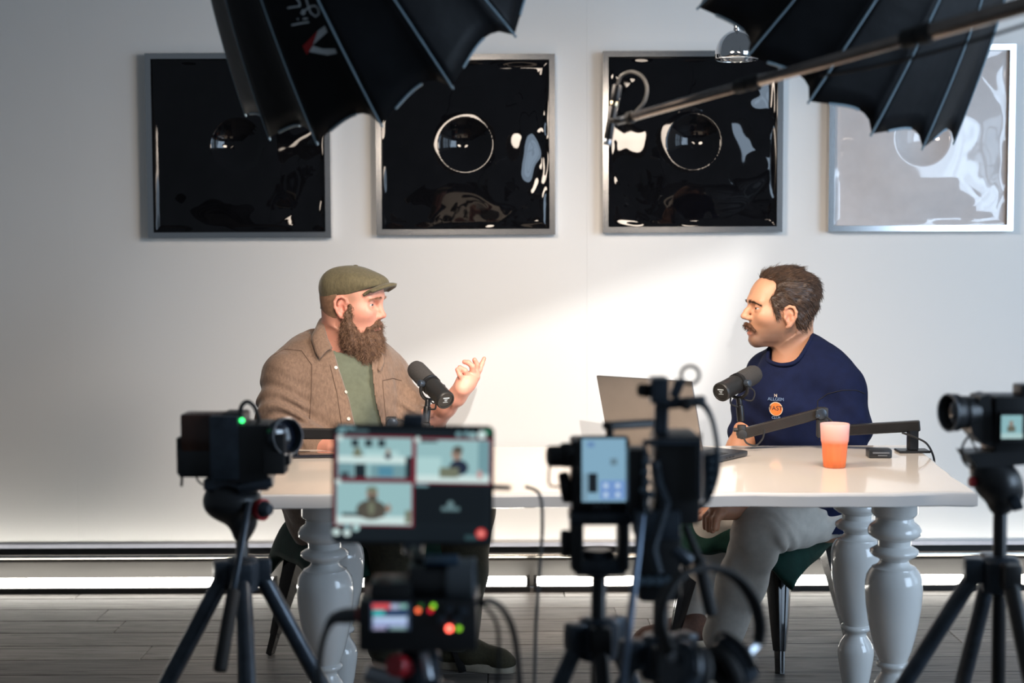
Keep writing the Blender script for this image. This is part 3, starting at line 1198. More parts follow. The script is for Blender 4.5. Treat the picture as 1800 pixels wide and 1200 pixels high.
def tint_mat(name, rough=.5, sss=.0, bump=.0, bscale=300, sheen=0):
    m = mat(name, (.5, .5, .5), rough, bump=bump, bscale=bscale, sss=sss, sheen=sheen)
    nt = m.node_tree
    a = nt.nodes.new('ShaderNodeVertexColor'); a.layer_name = 'tint'
    n = nt.nodes.new('ShaderNodeTexNoise'); n.inputs['Scale'].default_value = 260
    mx = nt.nodes.new('ShaderNodeMix'); mx.data_type = 'RGBA'; mx.blend_type = 'OVERLAY'; mx.inputs[0].default_value = .10
    nt.links.new(a.outputs['Color'], mx.inputs[6]); nt.links.new(n.outputs['Color'], mx.inputs[7])
    nt.links.new(mx.outputs[2], nt.nodes['Principled BSDF'].inputs['Base Color'])
    return m


M['skin'] = tint_mat('skin', .48, sss=.12, bump=.05, bscale=500)


def hair_mat(name, c1, c2, rough=.45):
    m = mat(name, c1, rough, var=.3, col2=c2, vscale=90)
    return m


def strands(name, roots, normals, dirs, length, rad, material, parent, curl=0., seg=4, jitter=.35, lift=.35, seed=1, droop=0.):
    """many short hair strands joined as one part (three-sided tubes)"""
    r = np.random.default_rng(seed)
    n = len(roots)
    D = dirs + r.normal(0, jitter, (n, 3)) + normals * lift
    D /= np.linalg.norm(D, axis=1)[:, None]
    Ls = length * r.uniform(.6, 1.25, n)
    side = np.cross(D, normals) + 1e-6
    side /= np.linalg.norm(side, axis=1)[:, None]
    up = np.cross(side, D)
    P = []
    ph = r.uniform(0, 6.28, n)
    for k in range(seg + 1):
        t = k / seg
        p = roots + D * (Ls * t)[:, None]
        p = p + (side * np.sin(ph + t * 7)[:, None] + up * np.cos(ph + t * 7)[:, None]) * (curl * t)
        p[:, 2] -= droop * t * t
        P.append(p)
    V = []; rr = []
    for k in range(seg + 1):
        q = rad * (1 - .75 * k / seg)
        for a in range(3):
            an = a * 2.0944
            V.append(P[k] + (side * math.cos(an) + up * math.sin(an)) * q)
    V = np.stack(V, 1).reshape(-1, 3)          # n * ((seg+1)*3)
    base = np.arange(n)[:, None] * ((seg + 1) * 3)
    Fq = []
    for k in range(seg):
        for a in range(3):
            b_ = (a + 1) % 3
            Fq.append(np.concatenate([base + k * 3 + a, base + k * 3 + b_, base + k * 3 + 3 + b_, base + k * 3 + 3 + a], 1))
    Fq = np.concatenate(Fq)
    me = bpy.data.meshes.new(name)
    V = V.astype(np.float32)
    me.vertices.add(len(V)); me.vertices.foreach_set('co', V.ravel())
    me.loops.add(Fq.size); me.loops.foreach_set('vertex_index', Fq.astype(np.int32).ravel())
    me.polygons.add(len(Fq)); me.polygons.foreach_set('loop_start', np.arange(0, Fq.size, 4, dtype=np.int32))
    me.update(calc_edges=True)
    o = finish(name, me, material, parent, True, 180)
    o['kind'] = 'stuff'
    return o


def vnormals(V, Fq):
    a = V[Fq[:, 1]] - V[Fq[:, 0]]; b_ = V[Fq[:, 2]] - V[Fq[:, 0]]
    fn = np.cross(a, b_)
    N = np.zeros_like(V)
    for i in range(4):
        np.add.at(N, Fq[:, i], fn)
    return N / (np.linalg.norm(N, axis=1)[:, None] + 1e-12)


def smooth_table(zs, vals, Z, w=.006):
    o = np.argsort(zs)
    zz = np.array(zs)[o]; vv = np.array(vals)[o]
    return sum(np.interp(Z + q * w, zz, vv) for q in (-2, -1, 0, 1, 2)) / 5


class Head:
    """local frame: x forward, y towards the near side, z up, origin midway between the ears"""

    def __init__(s, O, fwd, yaw_near, pitch=0.0):
        f = Vector(fwd).normalized()
        near = Vector((0, -1, 0))
        f = (f * math.cos(yaw_near) + near * math.sin(yaw_near)).normalized()
        n = (near - f * near.dot(f)).normalized()
        u = Vector((0, 0, 1))
        f2 = f * math.cos(pitch) + u * math.sin(pitch)
        u2 = u * math.cos(pitch) - f * math.sin(pitch)
        s.R = np.array([f2, n, u2], np.float64)      # rows
        s.O = np.array(O, np.float64)

    def w(s, P):
        return np.asarray(P) @ s.R + s.O

    def wv(s, p):
        return Vector(s.w(np.array([p]))[0])

    def inv(s, p):
        return (np.asarray(p, np.float64) - s.O) @ s.R.T


def base_head(S, T, grow=0., ex=2.25):
    X, Y, Z = S.axes()
    Zf = Z.ravel()
    F_ = smooth_table(T['z'], T['F'], Zf).reshape(1, 1, -1) + grow
    B_ = smooth_table(T['z'], T['B'], Zf).reshape(1, 1, -1) - grow
    Wd = smooth_table(T['z'], T['w'], Zf).reshape(1, 1, -1) + grow
    xw = T.get('xw', -.012)
    xw = np.minimum(np.maximum(xw, B_ + .02), F_ - .02)
    a = np.where(X > xw, F_ - xw, xw - B_)
    q = ((np.abs(X - xw) / a) ** ex + (np.abs(Y) / Wd) ** ex) ** (1 / ex)
    d = (q - 1) * np.minimum(np.minimum(a, Wd), .07) * .9
    ztop, zbot = max(T['z']), min(T['z'])
    d = np.maximum(d, Z - ztop - grow)
    d = np.maximum(d, zbot - Z)
    return d.astype(np.float32)


def face_features(S, T):
    # brow ridge, sockets, cheekbones
    bx, bz = T['brow']
    ez, ex_ = T['eye_z'], T['eye_x']
    for sg in (-1, 1):
        S.cone((bx - .009, sg * .008, bz + .002), (bx - .026, sg * .046, bz - .002), .0065, .006, .016)
        S.ell((bx - .046, sg * .045, ez - .024), (.026, .018, .018), .03)
        S.ell((ex_ + .016, sg * .033, ez), (.013, .021, .0120), .012, sub=True)
        S.ell((ex_, sg * .032, ez), (.0145, .0148, .0140), .006)
        S.ell((ex_ + .010, sg * .0335, ez), (.0125, .0140, T.get('slit', .0030)), .0015, sub=True)
    nx, nz = T['nasion']; tx_, tz_ = T['tip']
    S.cone((nx - .006, 0, nz), (tx_ - .020, 0, tz_ + .016), .008, .0085, .010)
    S.cone((tx_ - .020, 0, tz_ + .016), (tx_ - .0105, 0, tz_ + .001), .0082, .0102, .007)
    sx, sz = T['subnasale']
    for sg in (-1, 1):
        S.ell((tx_ - .024, sg * .0115, tz_ - .004), (.0125, .0072, .0085), .006)
        S.ell((tx_ - .022, sg * .0062, tz_ - .0135), (.006, .0035, .004), .003, sub=True)
    # lips
    (ux, uz), (lx, lz) = T['ulip'], T['llip']
    S.ell((ux - .006, 0, uz), (.0095, .024, .0062), .005)
    S.ell((lx - .006, 0, lz), (.0095, .021, .0072), .005)
    mz = (uz + lz) / 2
    S.chain([(ux - .012, -.023, mz - .001), (ux + .001, 0, mz), (ux - .012, .023, mz - .001)], [.002, T.get('gap', .0022), .002], .002, sub=True)
    cx, cz = T['chin']
    S.ell((cx - .020, 0, cz), (.020, .024, .017), .015)


def surf_x(S, y, z):
    """front-most surface x at (y, z) of a head grid"""
    j = int(round((y - S.lo[1]) / S.step)); k = int(round((z - S.lo[2]) / S.step))
    col = S.d[:, j, k] < 0
    i = np.where(col)[0]
    return S.lo[0] + S.step * (i.max() + .5)


def ears(S, T):
    for sg in (-1, 1):
        y0 = T['ear_y']
        xe = T.get('ear_x', 0.0)
        P = [(xe + .010, y0 - .004, -.002), (xe + .013, y0 + .002, .014), (xe + .010, y0 + .006, .027), (xe - .001, y0 + .010, .0335), (xe - .014, y0 + .014, .030), (xe - .021, y0 + .016, .016), (xe - .020, y0 + .014, .000), (xe - .014, y0 + .010, -.014), (xe - .004, y0 + .006, -.027), (xe + .004, y0 + .003, -.032)]
        rd = [.003, .0042, .0046, .0046, .0048, .0048, .0045, .0046, .0068, .0058]
        P = [(p[0], sg * p[1], p[2]) for p in P]
        S.chain(P, rd, .003)
        S.chain([(xe - .003, sg * (y0 + .004), .022), (xe - .010, sg * (y0 + .009), .010), (xe - .009, sg * (y0 + .008), -.006), (xe - .001, sg * (y0 + .003), -.016)], [.0032, .0038, .0038, .003], .004)
        S.ell((xe - .006, sg * (y0 + .002), .002), (.018, .0055, .029), .005)
        S.ell((xe + .001, sg * (y0 + .008), -.002), (.0065, .006, .010), .003, sub=True)
        S.ell((xe + .0105, sg * (y0 + .002), -.003), (.0045, .0055, .0075), .003)


def blob_mask(V, c, r):
    return np.exp(-(((V - np.array(c)) / np.array(r)) ** 2).sum(1))


def eyes(H, T, parent, iris):
    for sg in (-1, 1):
        c = (T['eye_x'], sg * .032, T['eye_z'])
        b = MB(); b.sphere(H.wv(c), .0126, 20); e = b.build('eye', M['eye_white'], parent)
        ax = H.wv((1, .12 * sg, T.get('gaze', 0) * 100)) - H.wv((0, 0, 0))
        b = MB(); b.lathe([(.0129 * math.sin(q), .0129 * math.cos(q)) for q in (0.001, .12, .25, .38, .50)], H.wv(c), ax, 16, closed=False); b.build('iris', iris, e)


M['eye_white'] = mat('eye_white', (.50, .46, .43), .2, var=.03)
M['iris_blue'] = mat('iris_blue_grey', (.05, .06, .07), .08, var=.3, vscale=400)
M['iris_brown'] = mat('iris_brown', (.035, .02, .012), .08, var=.3, vscale=400)


def skin_colors(V, base, T, spots):
    C = np.tile(np.array(base), (len(V), 1))
    for c, r, col, amt in spots:
        for sg in ((1, -1) if abs(c[1]) > 1e-6 else (1,)):
            m = np.clip(blob_mask(V, (c[0], c[1] * sg, c[2]), r) * amt, 0, 1)[:, None]
            C = C * (1 - m) + np.array(col) * m
    return C


def hand(S, wrist, palm_mid, fingers, flat=None):
    """fingers: list of (points, radii)"""
    S.cone(wrist, palm_mid, .024, .028, .012, flat=flat)
    for pts, rd in fingers:
        S.cone(palm_mid, pts[0], .020, rd[0] + .002, .008)
        S.chain(pts, rd, .003)


def merge(parts):
    Vs, Fs, Cs = [], [], []
    o = 0
    for V, Fq, C in parts:
        Vs.append(V); Fs.append(Fq + o); Cs.append(C)
        o += len(V)
    return np.concatenate(Vs), np.concatenate(Fs), np.concatenate(Cs)


def shape(lo, hi, step=.006):
    return SDF(lo, hi, step)


def Wp(*p):
    return tuple(W(*p))


def neckline(V, a, b_, r, mname, parent, tube_r):
    """closed band following the rim of a neck opening carved with a capsule a-b of radius r"""
    a = np.array(a); b_ = np.array(b_)
    ab = b_ - a
    t = np.clip(((V - a) @ ab) / (ab @ ab), 0, 1)
    q = V - a - t[:, None] * ab
    dist = np.linalg.norm(q, axis=1)
    u = ab / np.linalg.norm(ab)
    m = (dist < r + .012) & (dist > r - .004)
    ax = np.array([1.0, 0, 0]); ax -= u * (ax @ u); ax /= np.linalg.norm(ax); ay = np.cross(u, ax)
    ang = np.arctan2(q @ ay, q @ ax)
    h = (V - a) @ u
    P = []
    for k in range(40):
        a0 = -PI + 2 * PI * k / 40
        s = m & (np.abs((ang - a0 + PI) % (2 * PI) - PI) < .10)
        if s.sum() < 2:
            continue
        hh = np.percentile(h[s], 4)
        P.append(a + u * (hh + tube_r * .2) + (ax * math.cos(a0) + ay * math.sin(a0)) * (r + .002))
    P = np.array(P)
    for _ in range(3):
        P = (np.roll(P, 1, 0) + 2 * P + np.roll(P, -1, 0)) / 4
    P = [Vector(p) for p in P]
    b = MB(); b.tube(P + [P[0]], tube_r, 8, smooth=False, cap=False)
    return b.build('neckband', mname, parent, angle=180)

# ================================================================== MAN IN THE FLAT CAP
D1 = 4.42
man1 = thing('person', W(600, 900, 4.5) * 1.0, 'bearded person in olive flat cap and brown overshirt gesturing with raised hand', 'person')
man1.location.z = 0
SK1 = (.62, .30, .22)
H1 = Head(W(612, 537, D1), (1, 0, 0), math.radians(16), math.radians(-3))
T1 = dict(z=[.112, .108, .10, .085, .065, .035, .018, -.01, -.035, -.05, -.058, -.066, -.078, -.095, -.110, -.118],
          F=[.03, .06, .086, .103, .111, .114, .107, .103, .105, .106, .103, .104, .099, .102, .092, .07],
          B=[-.02, -.045, -.066, -.080, -.086, -.086, -.084, -.078, -.066, -.05, -.035, -.02, -.005, .010, .02, .03],
          w=[.02, .04, .058, .069, .075, .078, .078, .076, .072, .068, .066, .064, .060, .052, .042, .025],
          brow=(.113, .034), brow_z=.031, eye_z=.011, eye_x=.083, nasion=(.110, .020), tip=(.128, -.022), subnasale=(.108, -.037),
          ulip=(.108, -.050), llip=(.106, -.064), chin=(.102, -.095), ear_y=.077, ear_x=.015, slit=.0023, gaze=-.001)
S = SDF((-.13, -.11, -.25), (.15, .115, .14), .0026)
S.d = base_head(S, T1)
face_features(S, T1)
nb = H1.inv(W(590, 618, 4.46))
S.cone((-.020, 0, -.035), (nb[0], 0, nb[2] - .02), .056, .068, .03)
S.cone((-.012, 0, -.06), (nb[0] + .03, 0, nb[2]), .050, .056, .03)
ears(S, T1)
HS1 = S
V, Fq = S.mesh(1)
red = (.60, .20, .145)
spots = [((.128, 0, -.024), (.018, .02, .016), (.66, .20, .14), .75), ((.085, .055, -.02), (.03, .03, .025), (.66, .27, .20), .6),
         ((.017, .092, 0), (.022, .02, .04), (.62, .19, .14), .8), ((.10, 0, -.057), (.02, .022, .010), (.45, .15, .12), .8),
         ((-.06, 0, -.01), (.05, .09, .04), (.20, .11, .07), .8), ((.040, .076, .032), (.024, .02, .026), (.27, .15, .10), .75), ((.0, 0, -.16), (.10, .12, .07), (.52, .20, .14), .5),
         ((.085, .032, .018), (.02, .02, .012), (.55, .25, .19), .5)]
C = skin_colors(V, SK1, T1, spots)
parts = [(H1.w(V), Fq, C)]

# torso / arms / legs under the clothes + hands
sh_r, el_r, wr_r = W(507, 664, 4.34), W(503, 778, 4.27), W(585, 789, 4.13)
sh_l, el_l, wr_l = W(676, 660, 4.53), W(737, 757, 4.44), W(802, 697, 4.31)
neck = W(590, 612, 4.46); chest = W(588, 690, 4.44); belly = W(588, 790, 4.44); pelv = W(590, 885, 4.50)
hip_r, hip_l = pelv + Vector((.02, -.09, .0)), pelv + Vector((.05, .09, 0))
kn_r, an_r = W(700, 905, 4.28), W(688, 1130, 4.40)
kn_l, an_l = W(818, 895, 4.46), W(800, 1118, 4.50)
S = SDF((-.95, 4.0, .02), (-.05, 4.8, 1.15), .009)
S.chain([neck, chest, belly, pelv], [.06, .125, .14, .13], .05)
S.cone(sh_r, sh_l, .055, .055, .05)
S.chain([sh_r, el_r], [.05, .042], .03); S.chain([sh_l, el_l], [.05, .042], .03)
S.chain([hip_r, kn_r, an_r], [.075, .055, .04], .03); S.chain([hip_l, kn_l, an_l], [.075, .055, .04], .03)
V, Fq = S.mesh(1)
parts.append((V, Fq, np.tile(SK1, (len(V), 1))))
# raised hand and forearm
S = SDF((-.42, 4.15, .70), (-.02, 4.55, 1.08), .0024)
S.chain([el_l, el_l.lerp(wr_l, .35), el_l.lerp(wr_l, .72), wr_l], [.040, .042, .032, .026], .012)
pm = W(819, 672, 4.295)
fing = [([W(814, 668, 4.272), W(808, 658, 4.262), W(803.5, 649, 4.262)], [.0090, .0080, .0066]),
        ([W(823, 664, 4.285), W(817, 651, 4.270), W(808, 645, 4.268)], [.0094, .0086, .0070]),
        ([W(831, 658, 4.300), W(830, 643, 4.285), W(823, 637, 4.280), W(816, 635.5, 4.282)], [.0096, .0088, .0080, .0070]),
        ([W(836, 655, 4.318), W(838, 640, 4.310), W(834, 632, 4.305)], [.0094, .0084, .0072]),
        ([W(836, 664, 4.33), W(843, 649, 4.33), W(847.5, 638, 4.335), W(851, 629.5, 4.34)], [.0096, .0082, .0072, .0062])]
S.chain([wr_l, pm, W(832, 661, 4.312)], [.0265, .029, .021], .014)
S.cone(wr_l, W(812, 682, 4.275), .024, .024, .014)
for pts, rd in fing:
    S.cone(pm, pts[0], .018, rd[0] + .0015, .007)
    S.chain(pts, rd, .0028)
V, Fq = S.mesh(1)
C = np.tile(np.array((.60, .28, .20)), (len(V), 1))
for p in [f[0][-1] for f in fing]:
    m = np.clip(blob_mask(V, p, (.016,) * 3) * .9, 0, 1)[:, None]
    C = C * (1 - m) + np.array((.64, .20, .14)) * m
# dark tattoo patch on the forearm
m = np.clip(blob_mask(V, el_l.lerp(wr_l, .45) + Vector((-.01, -.03, 0)), (.02, .03, .016)), 0, 1)[:, None] * .55
C = C * (1 - m) + np.array((.09, .08, .10)) * m
parts.append((V, Fq, C))
# resting forearm + hand
hd_r = W(650, 797, 4.08)
S = SDF((-.80, 3.90, .70), (-.28, 4.40, .92), .0028)
S.chain([el_r, el_r.lerp(wr_r, .4), wr_r], [.042, .043, .028], .012)
S.cone(wr_r, hd_r, .026, .028, .012)
for i, (dx, dy) in enumerate(((.075, .03), (.088, .010), (.086, -.010), (.072, -.028))):
    b0 = hd_r + Vector((.02, dy * .8, .004)); b1 = hd_r + Vector((dx * .65, dy * 1.1, .010)); b2 = hd_r + Vector((dx, dy * 1.1, -.008))
    S.chain([b0, b1, b2], [.0105, .0098, .0085], .003)
S.chain([hd_r + Vector((-.01, -.02, .005)), hd_r + Vector((.03, -.048, .0)), hd_r + Vector((.055, -.05, -.006))], [.013, .011, .009], .005)
V, Fq = S.mesh(1)
parts.append((V, Fq, np.tile(np.array((.62, .28, .20)), (len(V), 1))))
V, Fq, C = merge(parts)
np_mesh('body', V, Fq, 'skin', man1, C)
eyes(H1, T1, man1, M['iris_blue'])

# ---- beard
M['beard'] = hair_mat('beard_brown', (.060, .030, .017), (.13, .070, .040), .7)
M['beard_strand'] = hair_mat('beard_brown_strands', (.085, .042, .024), (.30, .175, .105), .55)
S = SDF((-.07, -.11, -.23), (.15, .11, .03), .0035)
S.ell((.050, 0, -.105), (.058, .066, .050), .02)
S.ell((.062, 0, -.135), (.052, .056, .046), .02)
S.ell((.080, 0, -.098), (.031, .048, .040), .02)
for sg in (-1, 1):
    S.chain([(.037, sg * .0745, .008), (.031, sg * .072, -.026), (.028, sg * .065, -.062), (.034, sg * .050, -.100)], [.006, .011, .022, .034], .012)
    S.chain([(.104, sg * .004, -.043), (.098, sg * .022, -.052), (.084, sg * .036, -.068)], [.0082, .0088, .011], .006)
X, Y, Z = S.axes()
S.d += (.0045 * folds(X, Y, Z, 190, 3)).astype(np.float32)
V, Fq = S.mesh(1)
np_mesh('beard', H1.w(V), Fq, 'beard', man1)
Nn = vnormals(V, Fq)
sel = rng.choice(len(V), 6500)
dd = np.tile(np.array((.25, 0, -1.0)), (len(sel), 1))
Nw = Nn[sel] @ H1.R
cen = H1.w(np.array([[.05, 0, -.1]]))[0]
rootW = H1.w(V[sel])
sgn = np.sign(((rootW - cen) * Nw).sum(1)); Nw = Nw * sgn[:, None]
strands('beard_hair', rootW, Nw, dd @ H1.R, .017, .00075, 'beard_strand', man1, curl=.0034, seg=5, jitter=.5, lift=.35, seed=2)
# eyebrows
def brow_strands(H, T, HS, mname, parent, n=110, seed=4, thick=.005, ln=.010):
    r = np.random.default_rng(seed)
    R_, D_, N_n = [], [], []
    bz = T['brow_z']
    for sg in (-1, 1):
        for q in r.uniform(0, 1, n):
            yv = sg * (.011 + .041 * q)
            z = bz + .004 * math.sin(q * 2.6) - T.get('brow_drop', .006) * q + r.normal(0, thick * .4 * (1.15 - q))
            R_.append((surf_x(HS, yv, z), yv, z))
            D_.append((-.5 * q, sg * 1.0, .30 - .45 * q))
            N_n.append((.9, sg * (.2 + .5 * q), .1))
    R_ = np.array(R_); D_ = np.array(D_); N_n = np.array(N_n)
    N_n /= np.linalg.norm(N_n, axis=1)[:, None]
    return strands('eyebrow', H.w(R_), N_n @ H.R, D_ @ H.R, ln, .0007, mname, parent, seg=2, jitter=.22, lift=.12, seed=seed)
M['brow1'] = hair_mat('eyebrow_sandy', (.30, .16, .09), (.45, .27, .17))
brow_strands(H1, T1, HS1, 'brow1', man1, 130)

# short hair under the cap, nape and temple
M['hair1'] = hair_mat('hair_cropped_brown', (.14, .075, .045), (.24, .14, .085), .7)
S = SDF((-.12, -.10, -.07), (.06, .10, .06), .003)
S.d = base_head(S, T1, .0025)
X, Y, Z = S.axes()
S.d = np.maximum(S.d, (X - (-.005)).astype(np.float32))
S.d = np.maximum(S.d, (-.032 - .10 * (X + .05) - Z).astype(np.float32))
V, Fq = S.mesh(1)
np_mesh('hair', H1.w(V), Fq, 'hair1', man1)

# ---- flat cap
M['cap'] = mat('olive_linen', (.098, .084, .044), .85, var=.22, vscale=160, stretch=(1, 1, .35), bump=.35, bscale=420, sheen=.2)
S = SDF((-.13, -.13, -.03), (.18, .13, .15), .003)
S.ell((-.003, 0, .066), (.084, .086, .060), .02)
S.ell((.048, 0, .076), (.080, .076, .038), .03)
S.ell((-.034, 0, .050), (.054, .080, .062), .02)
X, Y, Z = S.axes()
S.d += (.0022 * folds(X, Y, Z, 45, 8)).astype(np.float32)
S.d = np.maximum(S.d, (.0300 + .36 * X - Z).astype(np.float32) * .94)
S.d = np.maximum(S.d, -(base_head(S, T1, -.004)))
V, Fq = S.mesh(1)
cap = np_mesh('flat_cap', H1.w(V), Fq, 'cap', man1)
# head band below the crown
b = MB()
def band_pt(a, z_off, grow):
    cx, rx, ry = -.006, .086 + grow, .078 + grow
    if math.cos(a) > 0:
        rx = .112 + grow
    x = cx + rx * math.cos(a); y = ry * math.sin(a)
    return H1.wv((x * 1.0, y, .0300 + .36 * x + z_off))
for z0, z1, g in ((-.012, .006, -.008),):
    n = 48
    rr = [[b.bm.verts.new(band_pt(2 * PI * i / n, z, g + e)) for i in range(n)] for z, e in ((z0, 0), (z0 - .001, .0015), (z0, .003), (z1, .003), (z1, 0))]
    for a_, b_ in zip(rr, rr[1:]):
        for i in range(n):
            b.bm.faces.new((a_[i], a_[(i + 1) % n], b_[(i + 1) % n], b_[i]))
b.build('band', 'cap', cap, angle=60)
# peak
b = MB()
def peak(u_, v_):
    a = (u_ - .5) * 1.62
    r = .108 + (.050 * math.cos(a * .62) ** 1.1) * v_
    x = r * math.cos(a * .92) - .004
    y = (.066 + .004 * v_) * math.sin(a) / math.sin(.81)
    return H1.wv((x, y,   .0635 + .012 * v_ - .024 * (abs(a) / .81) ** 2 + .006 * math.sin(v_ * PI)))
b.grid(peak, 20, 8)
o = b.build('peak', 'cap', cap, angle=180)
md = o.modifiers.new('thick', 'SOLIDIFY'); md.thickness = .009; md.offset = 0
b = MB(); b.sphere(H1.wv((.020, 0, .1265)), .008, 14, (1, 1, .45)); b.build('button', 'cap', cap)

# ---- t-shirt
M['tee_green'] = mat('sage_green_cotton', (.105, .120, .083), .9, var=.10, vscale=60, bump=.2, bscale=500, sheen=.2)
ch_dir = Vector((math.sin(math.radians(28)), -math.cos(math.radians(28)), 0))
S = SDF((-.95, 4.15, .45), (-.10, 4.8, 1.16), .0055)
def torso(S, g):
    S.chain([W(590, 616, 4.47), W(588, 655, 4.45)], [.075 + g, .10 + g], .05)
    S.chain([W(588, 670, 4.44), W(590, 740, 4.42), W(592, 830, 4.42), W(592, 890, 4.48)], [.135 + g, .150 + g, .158 + g, .15 + g], .06)
    S.chain([sh_r, W(545, 648, 4.41), W(635, 646, 4.48), sh_l], [.056 + g, .078 + g, .080 + g, .056 + g], .06)
    S.ell(W(553, 708, 4.36), (.09 + g, .085 + g, .095 + g), .06)
    S.ell(W(640, 705, 4.44), (.085 + g, .09 + g, .10 + g), .06)
torso(S, .0)
X, Y, Z = S.axes()
S.d += (.003 * folds(X, Y, Z, 26, 5)).astype(np.float32)
nk = H1.w(np.array([[nb[0] + .02, 0, nb[2]]]))[0]
S.cone(W(592, 560, 4.44), W(596, 612, 4.42), .071, .071, .004, sub=True)
V, Fq = S.mesh(1)
np_mesh('t_shirt', V, Fq, 'tee_green', man1)
b = MB()
b.torus(W(598, 611, 4.425), Vector((.30, -.40, 1)), .074, .0075, 40, 8)
b.build('neckband', 'tee_green', man1)

# ---- overshirt
M['shirt'] = mat('taupe_linen', (.180, .116, .080), .9, var=.20, vscale=180, stretch=(1, 1, .3), bump=.3, bscale=500, sheen=.25)
S = SDF((-1.0, 4.02, .42), (-.12, 4.85, 1.16), .005)
torso(S, .017)
S.chain([sh_r + Vector((-.004, 0, .0)), sh_r.lerp(el_r, .5) + Vector((-.012, -.01, 0)), el_r + Vector((-.006, 0, .010))], [.072, .072, .070], .04)
S.chain([el_r + Vector((-.006, 0, .010)), el_r.lerp(wr_r, .45), el_r.lerp(wr_r, .62)], [.076, .062, .056], .03)
S.chain([sh_l, sh_l.lerp(el_l, .55), el_l + Vector((-.006, 0, .004))], [.070, .058, .056], .04)
S.chain([el_l + Vector((-.006, 0, .004)), el_l.lerp(wr_l, .22)], [.056, .054], .03)
X, Y, Z = S.axes()
arm_m = np.clip((-.62 - X) / .08, 0, 1)
elb = np.exp(-(((Z - .84) / .09) ** 2)) * np.clip((-.58 - X) / .06, 0, 1)
S.d += (.0042 * folds(X, Y, Z, 22, 11) + .0020 * folds(X, Y, Z, 55, 12)).astype(np.float32)
S.d += (.0075 * elb * np.sin(Z * 125 + 4 * np.sin(X * 22 + Z * 9) + Y * 40)).astype(np.float32)
larm = np.exp(-(((X - el_l.x + .02) / .07) ** 2)) * np.exp(-(((Z - el_l.z - .05) / .09) ** 2))
S.d += (.006 * larm * np.sin(Z * 120 + X * 90)).astype(np.float32)
# neck opening and open front
S.cone(W(592, 545, 4.45), W(597, 606, 4.42), .086, .092, .006, sub=True)
zz = [W(600, py, 4.30).z for py in (600, 640, 700, 745, 800, 900)]
xl = [W(px, 640, 4.30).x for px in (580, 592, 614, 625, 636, 652)]
xr = [W(px, 640, 4.30).x for px in (655, 649, 657, 668, 684, 706)]
o_ = np.argsort(zz)
XL = np.interp(Z.ravel(), np.array(zz)[o_], np.array(xl)[o_]).reshape(1, 1, -1)
XR = np.interp(Z.ravel(), np.array(zz)[o_], np.array(xr)[o_]).reshape(1, 1, -1)
slab = np.maximum(np.maximum(XL - X, X - XR), Y - 4.44)
S.d = np.maximum(S.d, -slab.astype(np.float32))
# hollow so the tee shows inside the opening
S2 = SDF(S.lo, S.lo + S.step * (S.n - 1), S.step)
torso(S2, .006)
if S2.d.shape == S.d.shape:
    S.d = np.where(Y < 4.44, np.maximum(S.d, -S2.d), S.d).astype(np.float32)
V, Fq = S.mesh(1)
shirt = np_mesh('overshirt', V, Fq, 'shirt', man1)
# rolled cuffs
for (c_, ax, R_, r_) in ((el_l.lerp(wr_l, .24), wr_l - el_l, .050, .012), (el_r.lerp(wr_r, .62), wr_r - el_r, .048, .011)):
    b = MB(); b.torus(c_, ax, R_, r_, 36, 10); b.torus(c_ + ax.normalized() * .010, ax, R_ - .002, r_ * .8, 36, 10); b.build('cuff', 'shirt', shirt)
# collar: back band and near leaf folded over, far leaf behind the beard
def leaf(pts_in, pts_out, name):
    b = MB()
    n = len(pts_in) - 1
    def f(u_, v_):
        t_ = u_ * n; i = min(int(t_), n - 1); q = t_ - i
        a_ = Vector(pts_in[i]).lerp(Vector(pts_in[i + 1]), q); c_ = Vector(pts_out[i]).lerp(Vector(pts_out[i + 1]), q)
        p = a_.lerp(c_, v_)
        p += Vector((-.1, -.5, .6)) * (.010 * math.sin(v_ * PI))
        return p
    b.grid(f, 16, 6)
    o = b.build(name, 'shirt', shirt, angle=180)
    md = o.modifiers.new('thick', 'SOLIDIFY'); md.thickness = .004; md.offset = 0
# front placket edges, pocket and buttons follow the surface: cast rays onto the shirt
bpy.context.view_layer.update()
def hit(o, px, py, off=.0015):
    p0 = Vector((0, 0, CAM_H)); p1 = W(px, py, 4.0)
    im = o.matrix_world.inverted()
    a_ = im @ p0; d_ = (im @ p1 - a_).normalized()
    ok, loc, nor, _ = o.ray_cast(a_, d_)
    if not ok:
        return None, None
    if nor.dot(d_) > 0:
        nor = -nor
    return o.matrix_world @ (loc + nor * off), nor
def HP(px, py, off, d):
    h_, n_ = hit(shirt, px, py, off)
    g_ = W(px, py, d)
    return h_ if (h_ is not None and abs(h_.y - d) < .12) else g_
leaf([W(592, 570, 4.56), W(576, 558, 4.53), W(567, 556, 4.46), W(570, 572, 4.375), W(576, 594, 4.34), HP(583, 615, .012, 4.33)],
     [W(580, 586, 4.58), W(560, 572, 4.55), HP(551, 578, .014, 4.45), HP(548, 598, .014, 4.36), HP(555, 622, .012, 4.32), HP(562, 633, .010, 4.30)], 'collar')
leaf([W(640, 606, 4.52), W(648, 612, 4.48), W(648, 622, 4.42), HP(646, 636, .010, 4.37)], [W(655, 612, 4.54), HP(668, 622, .012, 4.50), HP(672, 638, .012, 4.43), HP(664, 654, .010, 4.38)], 'collar')
def surf_line(o, pts, r, name, material, parent, off=.001):
    P = []
    for i in range(len(pts) - 1):
        for k in range(5):
            t_ = k / 5
            h_, _ = hit(o, pts[i][0] * (1 - t_) + pts[i + 1][0] * t_, pts[i][1] * (1 - t_) + pts[i + 1][1] * t_, off)
            if h_:
                P.append(h_)
    h_, _ = hit(o, *pts[-1], off)
    if h_:
        P.append(h_)
    if len(P) > 2:
        b = MB(); b.tube(P, r, 6, smooth=False); b.build(name, material, parent)
